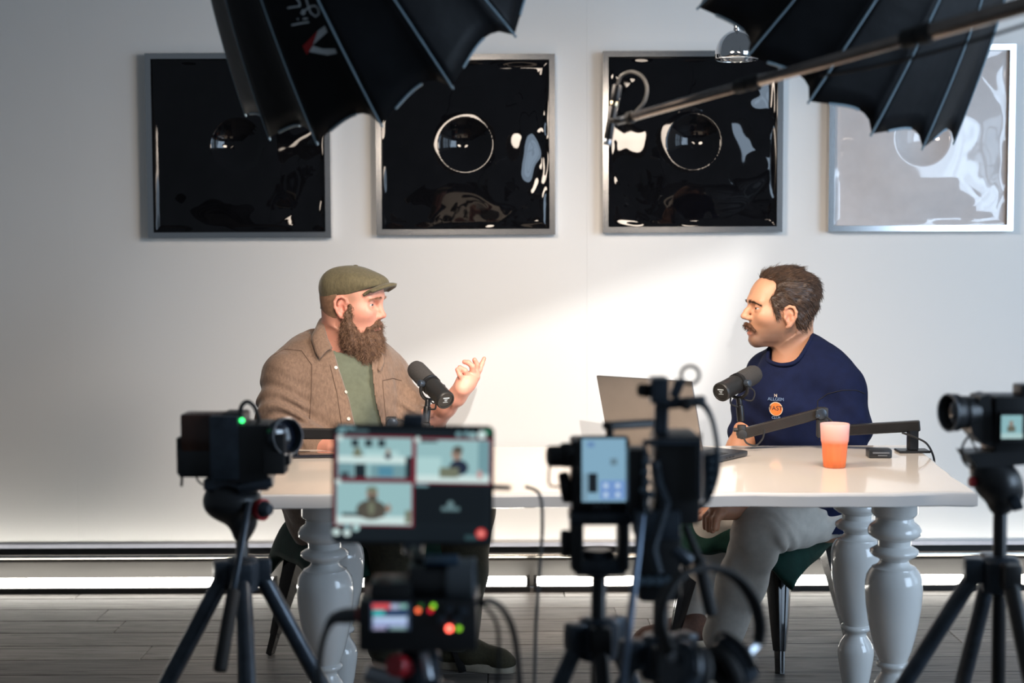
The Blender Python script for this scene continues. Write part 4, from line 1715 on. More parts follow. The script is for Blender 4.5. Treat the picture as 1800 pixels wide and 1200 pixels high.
M['seam1'] = mat('taupe_seam', (.10, .062, .042), .9, var=.1)
M['button'] = mat('pearl_button', (.62, .57, .50), .25, var=.08)
for px, py in ((607, 688), (612, 735), (590, 645)):
    h_, n_ = hit(shirt, px, py, .001)
    if h_:
        b = MB(); b.lathe([(.0015, .0012), (.0048, .0024), (.0058, .0012), (.0055, 0)], h_, n_, 16); b.build('button', 'button', shirt)
for L_ in ([(482, 622), (500, 612), (530, 615), (548, 640), (547, 690), (544, 735)], [(580, 640), (592, 690), (600, 745)], [(672, 668), (690, 664), (705, 668)], [(672, 668), (676, 720), (680, 750)]):
    surf_line(shirt, L_, .0014, 'seam', 'seam1', shirt, .0004)

# ---- trousers + shoes
M['trouser1'] = mat('dark_olive_twill', (.036, .031, .016), .9, var=.2, vscale=80, bump=.25, bscale=300, sheen=.15)
S = SDF((-.85, 4.05, .06), (-.02, 4.85, .66), .006)
def trouser(S, hip, kn, an, r0, r1, r2, fwd=(0, 0, 0)):
    S.chain([hip, hip.lerp(kn, .5), kn], [r0, (r0 + r1) / 2, r1], .03)
    S.chain([kn, kn.lerp(an, .5), an], [r1, (r1 + r2) / 2, r2], .03)
S.ell(pelv, (.16, .17, .10), .04)
trouser(S, hip_r, kn_r, an_r, .098, .092, .082)
trouser(S, hip_l, kn_l, an_l, .098, .088, .072)
X, Y, Z = S.axes()
S.d += (.004 * folds(X, Y, Z, 24, 21)).astype(np.float32)
S.d = np.maximum(S.d, (an_l.z - .035 - Z).astype(np.float32))
V, Fq = S.mesh(1)
np_mesh('trousers', V, Fq, 'trouser1', man1)
M['shoe1'] = mat('olive_canvas', (.040, .034, .015), .85, var=.2, vscale=150, bump=.3, bscale=500)
M['sole'] = mat('cream_rubber_sole', (.36, .31, .24), .6, var=.1, vscale=60)
def shoe(an, toe_dir, parent, mname, L_=.26):
    f = Vector(toe_dir).normalized(); f.z = 0; f.normalize()
    sd = Vector((-f.y, f.x, 0))
    heel = Vector((an.x, an.y, 0)) - f * .06
    R_ = Matrix((f, sd, Vector((0, 0, 1)))).transposed()
    lo = np.array(heel) - .35; hi = np.array(heel) + .35
    lo[2] = .0; hi[2] = .2
    S = SDF(lo, hi, .004)
    S.chain([heel + f * .035 + Vector((0, 0, .055)), heel + f * .12 + Vector((0, 0, .055)), heel + f * .215 + Vector((0, 0, .040))], [.036, .040, .036], .03)
    S.cone(heel + f * .05 + Vector((0, 0, .06)), heel + f * .06 + Vector((0, 0, .125)), .038, .036, .03)
    S.ell(heel + f * .225 + Vector((0, 0, .032)), (.045, .040, .026), .02, R_)
    X, Y, Z = S.axes()
    S.d = np.maximum(S.d, (.021 - Z).astype(np.float32))
    V, Fq = S.mesh(1)
    sh = np_mesh('shoe', V, Fq, mname, parent)
    b = MB()
    ol = []
    for i in range(36):
        a_ = 2 * PI * i / 36
        l = .5 + .5 * math.cos(a_)
        w_ = .040 * (1 - .18 * math.exp(-((l - .38) / .15) ** 2))
        ol.append(heel + f * (.0 + .270 * l - .002) + sd * (w_ * abs(math.sin(a_)) ** .75 * math.copysign(1, math.sin(a_) + 1e-9)))
    rg = [[b.bm.verts.new(p + Vector((0, 0, z)) + (Vector((heel.x, heel.y, 0)) + f * .13 - p).normalized() * e) for p in ol] for z, e in ((.002, .002), (.006, 0), (.026, 0), (.029, .003))]
    for a_, b_ in zip(rg, rg[1:]):
        for i in range(36):
            b.bm.faces.new((a_[i], a_[(i + 1) % 36], b_[(i + 1) % 36], b_[i]))
    b.bm.faces.new(list(reversed(rg[0]))); b.bm.faces.new(rg[-1])
    b.build('sole', 'sole', sh, angle=50)
    return sh
shoe(Vector((an_l.x - .01, an_l.y - .0, 0)), (1, -.28, 0), man1, 'shoe1')
shoe(Vector((an_r.x - .01, an_r.y, 0)), (.75, -.7, 0), man1, 'shoe1')

# ================================================================== MAN IN THE NAVY T-SHIRT
D2 = 4.46
man2 = thing('person', W(1440, 900, 4.5), 'person with dark swept hair and moustache in navy T-shirt sitting sideways, speaking', 'person')
man2.location.z = 0
SK2 = (.56, .29, .175)
H2 = Head(W(1382, 557, D2), (-1, 0, 0), math.radians(7), 0)
T2 = dict(z=[.140, .135, .125, .11, .09, .07, .05, .035, .02, 0, -.017, -.03, -.043, -.052, -.061, -.075, -.088, -.095],
          F=[.02, .05, .078, .096, .109, .118, .122, .119, .115, .113, .117, .119, .115, .117, .114, .117, .108, .085],
          B=[-.03, -.05, -.07, -.082, -.090, -.093, -.092, -.090, -.086, -.078, -.068, -.058, -.045, -.035, -.020, -.004, .010, .02],
          w=[.02, .04, .056, .067, .074, .077, .078, .077, .075, .072, .068, .064, .059, .055, .050, .042, .031, .018],
          brow=(.121, .048), brow_z=.046, eye_z=.026, eye_x=.097, nasion=(.116, .034), tip=(.147, .000), subnasale=(.128, -.016),
          ulip=(.125, -.036), llip=(.121, -.053), chin=(.116, -.077), ear_y=.075, ear_x=.018, gap=.0045, slit=.0027, brow_drop=.013, gaze=.001)
S = SDF((-.13, -.11, -.20), (.165, .11, .15), .0026)
S.d = base_head(S, T2)
face_features(S, T2)
nb2 = H2.inv(W(1398, 622, 4.48))
S.cone((-.030, 0, .0), (nb2[0] + .004, 0, nb2[2] - .03), .052, .062, .03)
S.cone((-.010, 0, -.05), (nb2[0] + .028, 0, nb2[2] - .03), .042, .054, .02)
ears(S, T2)
HS2 = S
V, Fq = S.mesh(1)
stub = (.17, .095, .066)
spots = [((.147, 0, 0), (.02, .02, .02), (.58, .24, .15), .6), ((.075, .058, -.005), (.03, .03, .025), (.60, .29, .18), .5),
         ((.018, .09, 0), (.02, .02, .035), (.60, .24, .15), .7),
         ((.05, .05, -.075), (.065, .06, .045), stub, 1.2), ((.09, 0, -.08), (.05, .06, .034), stub, 1.1), ((.00, .07, -.05), (.04, .04, .04), stub, .8),
         ((.123, 0, -.053), (.012, .022, .0075), (.48, .16, .115), 1.0), ((.123, 0, -.037), (.012, .02, .006), (.42, .15, .11), .8),
         ((.0, 0, -.16), (.1, .12, .06), (.50, .23, .14), .5)]
C = skin_colors(V, SK2, T2, spots)
parts = [(H2.w(V), Fq, C)]

shn, eln, wrn = W(1480, 686, 4.37), W(1480, 815, 4.36), W(1312, 898, 4.27)
shf, elf, wrf = W(1350, 660, 4.56), W(1300, 790, 4.46), W(1262, 880, 4.42)
nk2 = W(1400, 618, 4.48); pel2 = W(1455, 890, 4.54)
hn, kn, an = W(1450, 902, 4.47), W(1335, 932, 4.26), W(1268, 1118, 4.34)
hf, kf, af = W(1430, 905, 4.66), W(1262, 902, 4.62), W(1215, 1062, 4.76)
S = SDF((.45, 4.0, .02), (1.25, 4.9, 1.12), .009)
S.chain([nk2, W(1415, 690, 4.48), W(1425, 800, 4.48), pel2], [.055, .12, .125, .12], .05)
S.cone(shn, shf, .052, .052, .05)
S.chain([shn, eln], [.048, .040], .03); S.chain([shf, elf], [.048, .040], .03)
S.chain([hn, kn, an], [.07, .052, .04], .03); S.chain([hf, kf, af], [.07, .052, .038], .03)
V, Fq = S.mesh(1)
parts.append((V, Fq, np.tile(SK2, (len(V), 1))))
ARM2 = (.50, .235, .135)
# near forearm and hand on the thigh
hdn = W(1262, 898, 4.235)
S = SDF((.50, 4.05, .42), (1.15, 4.55, .80), .003)
S.chain([eln, eln.lerp(wrn, .35), wrn], [.042, .044, .030], .012)
S.cone(wrn, hdn, .029, .030, .012)
for i, (px, py, dz) in enumerate(((1238, 928, 4.23), (1244, 932, 4.215), (1251, 934, 4.205), (1259, 930, 4.20))):
    b0 = hdn + Vector((-.018 + .010 * i, .02 - .014 * i, -.004)); b2 = W(px, py, dz); b1 = b0.lerp(b2, .5) + Vector((-.010, -.006, .006))
    S.chain([b0, b1, b2], [.0112, .0102, .0085], .003)
S.chain([hdn + Vector((.0, -.02, .0)), hdn + Vector((-.015, -.045, -.018)), hdn + Vector((-.02, -.05, -.045))], [.014, .0115, .009], .004)
V, Fq = S.mesh(1)
parts.append((V, Fq, np.tile(np.array(ARM2), (len(V), 1))))
# far forearm and hand on the other thigh
hdf = W(1245, 895, 4.43)
S = SDF((.48, 4.2, .42), (1.0, 4.65, .86), .003)
S.chain([elf + Vector((.02, 0, .05)), elf, elf.lerp(wrf, .4), wrf], [.045, .043, .042, .029], .012)
S.cone(wrf, hdf, .028, .030, .012)
for i in range(4):
    b0 = hdf + Vector((-.015, .02 - .014 * i, -.004)); b1 = b0 + Vector((-.030, 0, -.004)); b2 = b0 + Vector((-.055, 0, -.026))
    S.chain([b0, b1, b2], [.011, .010, .0085], .003)
S.chain([hdf + Vector((0, -.02, 0)), hdf + Vector((-.02, -.045, -.012)), hdf + Vector((-.04, -.05, -.022))], [.014, .0115, .009], .004)
V, Fq = S.mesh(1)
parts.append((V, Fq, np.tile(np.array(ARM2), (len(V), 1))))
V, Fq, C = merge(parts)
np_mesh('body', V, Fq, 'skin', man2, C)
eyes(H2, T2, man2, M['iris_brown'])
M['brow2'] = hair_mat('eyebrow_dark', (.035, .018, .010), (.07, .04, .022))
brow_strands(H2, T2, HS2, 'brow2', man2, 210, 5, .0055, .009)

# ---- hair
M['hair2'] = hair_mat('hair_dark_brown', (.022, .012, .0075), (.060, .033, .019), .5)
M['hair2s'] = hair_mat('hair_dark_brown_strands', (.030, .016, .010), (.105, .060, .036), .38)
S = SDF((-.13, -.11, -.08), (.13, .11, .18), .003)
X, Y, Z = S.axes()
gz = np.clip((Z - .03) / .09, 0, 1)
d0 = base_head(S, T2, .0) - (.006 + .006 * gz)
d0 = np.minimum(d0, 1)
# closed smooth crown
S.d = d0.astype(np.float32)
S.ell((-.005, 0, .090), (.090, .079, .053), .02)
S.ell((.042, 0, .104), (.050, .058, .034), .02)
zz = np.array([-.06, -.045, -.035, .0, .010, .022, .026, .03, .045, .058, .07, .085, .104, .112, .122, .135, .16])
xh = np.array([-.050, -.028, -.010, -.006, -.002, .008, .030, .060, .066, .070, .062, .054, .050, .060, .080, .094, .10])
# sideburn drops in front of the ear
side = np.interp(Z.ravel(), zz, xh).reshape(1, 1, -1)
front_top = np.interp(Z.ravel(), zz, xh).reshape(1, 1, -1) + .006
wm = np.clip((np.abs(Y) - .02) / .03, 0, 1)
xh_ = side * wm + front_top * (1 - wm)
S.d = np.maximum(S.d, ((X - xh_) * .8).astype(np.float32))
S.d = np.maximum(S.d, (base_head(S, T2, .0) - .0025 - np.clip((xh_ - X) * .55, 0, .05)).astype(np.float32))
S.d = np.maximum(S.d, (-.050 - Z + .25 * (X + .05)).astype(np.float32))
S.cone((.056, .073, .035), (.052, .072, .004), .009, .006, .006)
S.cone((.056, -.073, .035), (.052, -.072, .004), .009, .006, .006)
for sg in (-1, 1):
    S.ell((T2['ear_x'], sg * .088, 0), (.022, .014, .036), .004, sub=True)
S.d += (.0028 * folds(X, Y, Z, 130, 31)).astype(np.float32)
V, Fq = S.mesh(1)
np_mesh('hair', H2.w(V), Fq, 'hair2', man2)
Nn = vnormals(V, Fq)
out = V - np.array((-.01, 0, .06))
Nn *= np.sign((Nn * out).sum(1))[:, None]
okm = (out * Nn).sum(1) > .02
cand = np.where(okm & (V[:, 2] > -.045))[0]
sel = rng.choice(cand, 6000)
v = V[sel]; nn = Nn[sel]
flow = np.stack([-.75 - 0 * v[:, 0], np.sign(v[:, 1]) * .10, .15 - 1.1 * np.clip((.10 - v[:, 2]) / .10, 0, 1) - .6 * np.clip((-.03 - v[:, 0]) / .05, 0, 1)], 1)
flow -= nn * (flow * nn).sum(1)[:, None]
flow /= np.linalg.norm(flow, axis=1)[:, None] + 1e-9
strands('hair_strands', H2.w(v), nn @ H2.R, flow @ H2.R, .024, .00085, 'hair2s', man2, curl=.0012, seg=4, jitter=.14, lift=.10, seed=9)
# moustache
S = SDF((.08, -.045, -.07), (.155, .045, .0), .0022)
for sg in (-1, 1):
    S.chain([(.128, sg * .003, -.024), (.123, sg * .016, -.029), (.110, sg * .030, -.044)], [.0062, .0068, .0045], .004)
V, Fq = S.mesh(1)
M['mous'] = hair_mat('moustache_auburn', (.075, .030, .014), (.14, .062, .030), .6)
np_mesh('moustache', H2.w(V), Fq, 'mous', man2)
Nn = vnormals(V, Fq); Nn *= np.sign((Nn * (V - np.array((.112, 0, -.03)))).sum(1))[:, None]
sel = rng.choice(len(V), 500)
dd = np.stack([.25 + 0 * V[sel, 0], np.sign(V[sel, 1]) * .8, -.8 + 0 * V[sel, 0]], 1)
strands('moustache_hair', H2.w(V[sel]), Nn[sel] @ H2.R, dd @ H2.R, .010, .0006, 'mous', man2, seg=3, jitter=.3, lift=.3, seed=12)

# ---- navy t-shirt
M['navy'] = mat('navy_cotton', (.0042, .0080, .033), .9, spec=.2, var=.16, vscale=40, bump=.2, bscale=500)
S = SDF((.42, 4.05, .45), (1.32, 4.9, 1.16), .005)
S.chain([W(1404, 634, 4.49), W(1412, 660, 4.48)], [.078, .10], .05)
S.chain([W(1415, 670, 4.47), W(1413, 740, 4.46), W(1425, 830, 4.48), W(1445, 900, 4.52)], [.142, .150, .152, .15], .06)
S.chain([shn, W(1450, 666, 4.41), W(1375, 662, 4.53), shf], [.060, .070, .070, .056], .06)
S.ell(W(1362, 700, 4.43), (.085, .08, .10), .06)
# sleeves: wide and boxy, to just above the elbow
S.chain([shn + Vector((.0, 0, .0)), shn.lerp(eln, .45) + Vector((.006, -.01, 0)), shn.lerp(eln, .86) + Vector((0, -.005, 0))], [.066, .074, .072], .04)
S.chain([shf, shf.lerp(elf, .5) + Vector((-.004, 0, 0)), shf.lerp(elf, .80)], [.062, .060, .054], .04)
X, Y, Z = S.axes()
S.d += (.0050 * folds(X, Y, Z, 18, 41) + .0018 * folds(X, Y, Z, 48, 42)).astype(np.float32)
fold2 = np.exp(-((Z - .80) / .10) ** 2)
S.d += (.005 * fold2 * np.sin(55 * Z + 38 * X + 2 * np.sin(X * 18))).astype(np.float32)
S.cone(W(1388, 560, 4.46), W(1388, 630, 4.425), .064, .068, .005, sub=True)
V, Fq = S.mesh(1)
tee = np_mesh('t_shirt', V, Fq, 'navy', man2)
bpy.context.view_layer.update()
# ribbed neckband
neckline(V, W(1388, 560, 4.46), W(1388, 630, 4.425), .068, 'navy', tee, .0068)
M['seam2'] = mat('navy_seam', (.004, .005, .012), .9, var=.1)
for L_ in ([(1437, 706), (1455, 694), (1480, 688), (1505, 688), (1520, 694)], [(1437, 706), (1436, 735), (1437, 775)]):
    surf_line(tee, L_, .0016, 'seam', 'seam2', tee, .0003)
# chest print: white letter, blue words and an orange disc
M['print_orange'] = mat('print_orange', (.72, .17, .03), .7, var=.1)
M['print_cream'] = mat('print_cream', (.65, .55, .45), .7, var=.05)
M['print_blue'] = mat('print_light_blue', (.16, .24, .38), .7, var=.05)
M['print_dark'] = mat('print_dark_green', (.03, .035, .03), .7, var=.05)
hc, hn_ = hit(tee, 1364, 720, .0012)
if hc:
    z_ = hn_.normalized()
    x_ = Vector((0, 0, 1)).cross(z_).normalized()
    y_ = z_.cross(x_)
    RT = Matrix((x_, y_, z_)).transposed()
    k_ = 4.40 / 2500
    def disc(r, off, mname, name):
        b = MB()
        pts = []
        for i in range(40):
            a_ = 2 * PI * i / 40
            p = hc + x_ * (r * math.cos(a_)) + y_ * (r * math.sin(a_))
            pts.append(p + z_ * off)
        vs = [b.bm.verts.new(p) for p in pts]
        b.bm.faces.new(vs)
        b.build(name, mname, tee, smooth=False)
    disc(12.3 * k_, .0020, 'print_cream', 'print_ring')
    disc(11.2 * k_, .0026, 'print_orange', 'print_disc')
    text_part('FAST', 11 * k_, hc + z_ * .0032 + y_ * .002, RT, 'print_dark', tee)
    text_part('ALLGEM', 8 * k_, hc + z_ * .0022 + y_ * (17 * k_), RT, 'print_blue', tee)
    text_part('N', 7.5 * k_, hc + z_ * .0022 + y_ * (23.5 * k_), RT, 'print_cream', tee)
    text_part('CLUB', 6.5 * k_, hc + z_ * .0022 - y_ * (15.5 * k_), RT, 'print_blue', tee)

# ---- trousers + shoes
M['trouser2'] = mat('stone_cotton', (.42, .39, .35), .88, var=.06, vscale=50, bump=.08, bscale=500, sheen=.1)
S = SDF((.40, 4.02, .06), (1.25, 4.95, .70), .0055)
S.ell(pel2, (.15, .17, .085), .04)
trouser(S, hn, kn, an, .088, .078, .062)
trouser(S, hf, kf, af, .092, .076, .058)
X, Y, Z = S.axes()
S.d += (.0036 * folds(X, Y, Z, 26, 51)).astype(np.float32)
nearknee = np.exp(-(((X - kn.x - .02) / .10) ** 2 + ((Z - kn.z + .05) / .10) ** 2))
S.d += (.0055 * nearknee * np.sin(70 * (X * .9 + Z) + 3.5 * np.sin(Z * 22 + Y * 30) + 2 * np.sin(X * 31))).astype(np.float32)
hipm = np.exp(-(((X - hn.x + .0) / .07) ** 2 + ((Z - hn.z) / .09) ** 2))
S.d += (.0055 * hipm * np.sin(75 * (X - .4 * Z) + 3 * np.sin(Z * 30))).astype(np.float32)
S.d = np.maximum(S.d, (an.z - .045 - Z).astype(np.float32))
V, Fq = S.mesh(1)
tr2 = np_mesh('trousers', V, Fq, 'trouser2', man2)
M['shoe2'] = mat('brown_suede', (.06, .028, .018), .8, var=.2, vscale=100)
shoe(Vector((an.x, an.y, 0)), (-1, -.3, 0), man2, 'shoe2')
shoe(Vector((af.x, af.y - .02, 0)), (-1, -.15, 0), man2, 'shoe2')

# ================================================================== METAL CHAIRS + CUSHIONS
M['gloss_black'] = mat('glossy_black_metal', (.008, .008, .009), .18, .3, var=.15, coat=.5)
M['velvet'] = mat('dark_green_velvet', (.004, .023, .017), .75, var=.25, vscale=25, bump=.15, bscale=120, spec=.15)


def chair(center, ang, label, cush_label, depth=.52, width=.40):
    """ang: heading of the chair's front in the floor plane"""
    f = Vector((math.cos(ang), math.sin(ang), 0)); r = Vector((f.y, -f.x, 0))
    c = Vector((center[0], center[1], 0))
    t = thing('metal_chair', c, label, 'chair', 'black metal chairs at the table')

    def L(x, y, z):
        return c + f * x + r * y + Vector((0, 0, z))
    SZ = .395
    b = MB()
    hw = .175
    pts = []
    for k in range(32):
        a = 2 * PI * k / 32
        q = 3.6
        pts.append(L(math.copysign(abs(math.cos(a)) ** (2 / q), math.cos(a)) * (hw + .015), math.copysign(abs(math.sin(a)) ** (2 / q), math.sin(a)) * hw, SZ - .02))
    b.prism(pts, (0, 0, .02))
    b.build('seat', 'gloss_black', t, angle=40)
    feet = [(depth / 2, width / 2), (depth / 2, -width / 2), (-depth / 2, width / 2), (-depth / 2, -width / 2)]
    for i, (fx, fy) in enumerate(feet):
        top = L(math.copysign(.165, fx), math.copysign(.150, fy), SZ - .012)
        bot = L(fx, fy, 0.0)
        ax = (bot - top)
        out = (f * math.copysign(1, fx) + r * math.copysign(1, fy)).normalized()
        sd = ax.normalized().cross(out).normalized()
        out2 = sd.cross(ax.normalized())
        if out2.dot(out) < 0:
            out2 = -out2
        b = MB()
        # V-section pressed sheet leg, wide on top, narrow at the foot
        rings = []
        for q, w_, dp in ((0, .062, .040), (.12, .050, .036), (.35, .040, .030), (.6, .031, .024), (.82, .022, .018), (.825, .018, .016), (1.0, .016, .014)):
            p = top + ax * q
            ring = [p + sd * w_ - out2 * dp * .6, p + sd * w_ * .92 - out2 * dp * .2, p + sd * w_ * .42 + out2 * dp, p + sd * w_ * .20 + out2 * (dp * 1.0), p + sd * w_ * .12 + out2 * (dp * .86), p - sd * w_ * .12 + out2 * (dp * .86), p - sd * w_ * .20 + out2 * (dp * 1.0), p - sd * w_ * .42 + out2 * dp, p - sd * w_ * .92 - out2 * dp * .2, p - sd * w_ - out2 * dp * .6]
            rings.append([b.bm.verts.new(v) for v in ring])
        n = len(rings[0])
        for a_, b_ in zip(rings, rings[1:]):
            for k in range(n):
                b.bm.faces.new((a_[k], a_[(k + 1) % n], b_[(k + 1) % n], b_[k]))
        b.bm.faces.new(list(reversed(rings[0]))); b.bm.faces.new(rings[-1])
        b.build('leg', 'gloss_black', t, angle=40)
    # arched aprons between the legs
    for (p, q) in ((0, 1), (2, 3), (0, 2), (1, 3)):
        A = [L(math.copysign(.165, feet[k][0]), math.copysign(.150, feet[k][1]), SZ - .012) for k in (p, q)]
        Bt = [A[0].lerp(L(*feet[p], 0), .22), A[1].lerp(L(*feet[q], 0), .22)]
        b = MB()
        P = [Bt[0], Bt[0].lerp(A[0], .6) + (A[1] - A[0]) * .05, A[0].lerp(A[1], .2), A[0].lerp(A[1], .5), A[0].lerp(A[1], .8), Bt[1].lerp(A[1], .6) - (A[1] - A[0]) * .05, Bt[1]]
        b.tube(P, .009, 8)
        b.build('apron', 'gloss_black', t)
    # cross brace under the seat
    b = MB()
    b.rcyl(L(.17, .155, .335), L(-.17, -.155, .335), .007, .001, 10)
    b.rcyl(L(.17, -.155, .327), L(-.17, .155, .327), .007, .001, 10)
    b.build('cross_brace', 'gloss_black', t)
    # backrest: bent tube hoop with a middle slat
    b = MB()
    b.tube([L(-.175, .155, SZ - .01), L(-.195, .175, .55), L(-.215, .185, .70), L(-.235, .165, .775), L(-.245, .08, .80), L(-.248, 0, .805), L(-.245, -.08, .80), L(-.235, -.165, .775), L(-.215, -.185, .70), L(-.195, -.175, .55), L(-.175, -.155, SZ - .01)], .0115, 10)
    b.build('back_hoop', 'gloss_black', t)
    b = MB()
    b.prism([L(-.185, .035, SZ - .01), L(-.185, -.035, SZ - .01), L(-.245, -.045, .80), L(-.245, .045, .80)], f * .006)
    b.build('back_slat', 'gloss_black', t, smooth=False)
    # draped cushion
    HW = .275
    V, Fq = [], []
    n = 44

    def top(u, v):
        e = max(abs(u), abs(v)); e4 = (u ** 6 + v ** 6) ** (1 / 6)
        s_ = min(1, max(0, (e4 - .70) / .42)); s_ = s_ * s_ * (3 - 2 * s_)
        corner = abs(u * v)
        z = SZ + .052 + .010 * (1 - e4) - .105 * s_ - .060 * s_ * max(0, corner) ** 1.5
        z += .004 * math.sin(9 * u + 5 * v) * s_ + .003 * math.sin(17 * v - 6 * u)
        pull = 1 - .10 * s_
        return L(u * HW * pull * 1.03, v * (HW - .012) * pull, z)
    b = MB()
    b.grid(lambda i, j: top(-1 + 2 * i, -1 + 2 * j), n, n)
    o = b.build('seat_cushion', 'velvet', None, angle=180)
    md = o.modifiers.new('pad', 'SOLIDIFY'); md.thickness = .034; md.offset = 0
    solo(o, cush_label, 'cushion', 'green velvet seat cushions')
    return t


# right chair: feet read from the photo; front heads towards the camera and left
cN = Vector((.845, 4.42)); cB = Vector((1.155, 4.84))
dirb = (cN - cB).normalized()
perp = Vector((dirb.y, -dirb.x))
if perp.x > 0:
    perp = -perp
cc = (cN + cB) / 2 + perp * .20
chair((cc.x, cc.y), math.atan2(dirb.y, dirb.x), 'glossy black metal chair carrying the man in navy', 'dark green velvet cushion under the man in stone trousers')
chair((-.485, 4.56), math.atan2(-.87, .5), 'glossy black metal chair carrying the bearded man', 'dark green velvet cushion under the bearded man', .50, .46)

# ================================================================== BROADCAST MICROPHONES ON LOW ARMS
M['foam'] = mat('mic_foam_charcoal', (.030, .028, .027), .95, var=.25, vscale=300, bump=.5, bscale=900)
M['mic_body'] = mat('mic_body_black', (.016, .0155, .015), .42, .2, var=.1, bump=.05, bscale=500)


def broadcast_mic(tip, cap_, r, yoke_to, label, post_r=.011):
    """tip: foam end centre, cap_: cable end centre"""
    tip, cap_ = Vector(tip), Vector(cap_)
    ax = (cap_ - tip).normalized(); L_ = (cap_ - tip).length
    t = thing('broadcast_microphone', yoke_to, label, 'microphone', 'foam tipped microphones on low arms')
    b = MB()
    b.lathe([(0, 0), (r * .55, .003), (r * .86, .010), (r * .99, .022), (r, .035), (r, L_ * .50)], tip, ax, 36, closed=False)
    b.build('foam_windscreen', 'foam', t, angle=180)
    b = MB()
    b.lathe([(r * .99, L_ * .50), (r * 1.03, L_ * .505), (r * 1.03, L_ * .525), (r * .97, L_ * .53), (r * .97, L_ * .56), (r * 1.03, L_ * .565), (r * 1.03, L_ * .58)], tip, ax, 36)
    b.build('collar_ring', 'black_alu', t)
    b = MB()
    b.lathe([(r * .93, L_ * .57), (r * .95, L_ * .60), (r * .95, L_ * .93), (r * .98, L_ * .94), (r * .98, L_ * .985), (r * .92, L_), (r * .80, L_), (r * .78, L_ * .985), (0, L_ * .985)], tip, ax, 36, closed=False)
    bd = b.build('body', 'mic_body', t)
    # end plate marks: pale legend lines
    e0 = tip + ax * (L_ * .986)
    side = ax.cross(Vector((0, 0, 1))).normalized(); upv = side.cross(ax).normalized()
    if side.x < 0:
        side = -side
    for w_, h_, y_ in ((.95, .16, .42), (.5, .07, .10), (.35, .06, -.10), (.75, .06, -.34)):
        b = MB(); b.box(e0 + upv * (r * .62 * y_) + ax * .0004, (r * .75 * w_, r * .62 * h_, .0006), Matrix((side, upv, side.cross(upv))).transposed()); b.build('legend', 'print_white', bd, smooth=False)
    # yoke: half hoop round the waist with two side knobs, stem to the arm
    w0 = tip + ax * (L_ * .56)
    down = (Vector(yoke_to) - w0); down -= ax * down.dot(ax) * .3; down.normalize()
    sdv = ax.cross(down).normalized()
    b = MB()
    P = []
    for k in range(13):
        a_ = PI * k / 12
        P.append(w0 + sdv * ((r + .008) * math.cos(a_)) + down * ((r + .014) * math.sin(a_) ** .8))
    b.tube(P, .0052, 8, smooth=False)
    b.build('yoke', 'black_alu', t)
    for sg in (-1, 1):
        b = MB(); b.rcyl(w0 + sdv * sg * (r + .001), w0 + sdv * sg * (r + .018), .010, .002, 16); b.build('knob', 'blue_black', t)
    b = MB()
    y0 = w0 + down * (r + .014)
    b.rcyl(y0, y0.lerp(Vector(yoke_to), .35), .0085, .001, 16)
    b.rcyl(y0.lerp(Vector(yoke_to), .30), Vector(yoke_to), post_r, .002, 16)
    b.build('stem', 'black_alu', t)
    # short cable loops
    b = MB()
    b.tube([w0 + ax * .01 + sdv * (r + .004), w0 + down * .03 + sdv * (r + .014) - ax * .02, w0 + down * .055 + sdv * (r + .006) - ax * .012, y0 + sdv * .004], .0022, 6)
    b.tube([w0 + ax * (L_ * .20) + down * r * .95, w0 + ax * (L_ * .22) + down * (r + .018), w0 + ax * .015 + down * (r + .034), y0 + down * .03], .0026, 6)
    b.build('cable', 'black_rubber', t)
    return t


# right microphone (speaks to the man in navy)
m_tip = W(1331, 656, 4.16); m_cap = W(1266, 691, 4.03)
r_m = .0285
base_r = W(1302, 742, 4.085)
broadcast_mic(m_tip, m_cap, r_m, base_r, 'black foam tipped microphone in front of the man in navy')


def low_arm(col_px, d_col, bar_end, elbow, tip_pt, label, w=.030, bar_h=.030):
    zt = TZ
    cpos = WZ(col_px[0], col_px[1], zt)
    cpos.y = d_col
    cpos.x = (col_px[0] - 900) / 2500 * d_col
    t = thing('microphone_arm', (cpos.x, d_col, zt), label, 'microphone arm', 'low profile microphone arms')
    top = W(col_px[0], col_px[2], d_col)
    b = MB(); b.boxab((cpos.x - .045, d_col - .030, zt + .0006), (cpos.x + .045, d_col + .03, zt + .007), .002); b.build('foot_plate', 'black_alu', t, smooth=False)
    b = MB(); b.boxab((cpos.x - .014, d_col - .014, zt + .006), (cpos.x + .014, d_col + .014, top.z - .010), .003); b.build('column', 'black_alu', t)
    b = MB(); b.beam(top + (top - Vector(bar_end)).normalized() * .014, bar_end, bar_h, .026, (0, 1, 0), .003); b.build('upper_arm', 'black_alu', t)
    b = MB()
    e = Vector(elbow)
    lowp = Vector(bar_end)
    b.box(lowp.lerp(e, .5), (.030, .032, abs(e.z - lowp.z) + .034), None, .005, 2)
    b.build('elbow', 'black_matte', t)
    b = MB(); b.rcyl(e + Vector((0, -.022, .0)), e + Vector((0, .022, 0)), .016, .003, 20); b.rcyl(e + Vector((-.012, -.024, -.006)), e + Vector((-.012, -.019, -.006)), .006, .001, 12); b.build('elbow_hinge', 'blue_black', t)
    b = MB(); b.beam(e, tip_pt, .030, .020, (0, 1, 0), .003); b.build('fore_arm', mat('arm_dark_bronze', (.035, .030, .026), .35, .5, var=.1), t)
    tp = Vector(tip_pt)
    b = MB()
    b.rcyl(tp + Vector((0, -.018, 0)), tp + Vector((0, .018, 0)), .014, .003, 18)
    b.rcyl(tp + Vector((0, 0, -.012)), tp + Vector((0, 0, .026)), .013, .002, 18)
    b.rcyl(tp + Vector((-.024, 0, .012)), tp + Vector((.022, 0, .012)), .006, .001, 12)
    b.build('tip_joint', 'black_matte', t)
    return t, top


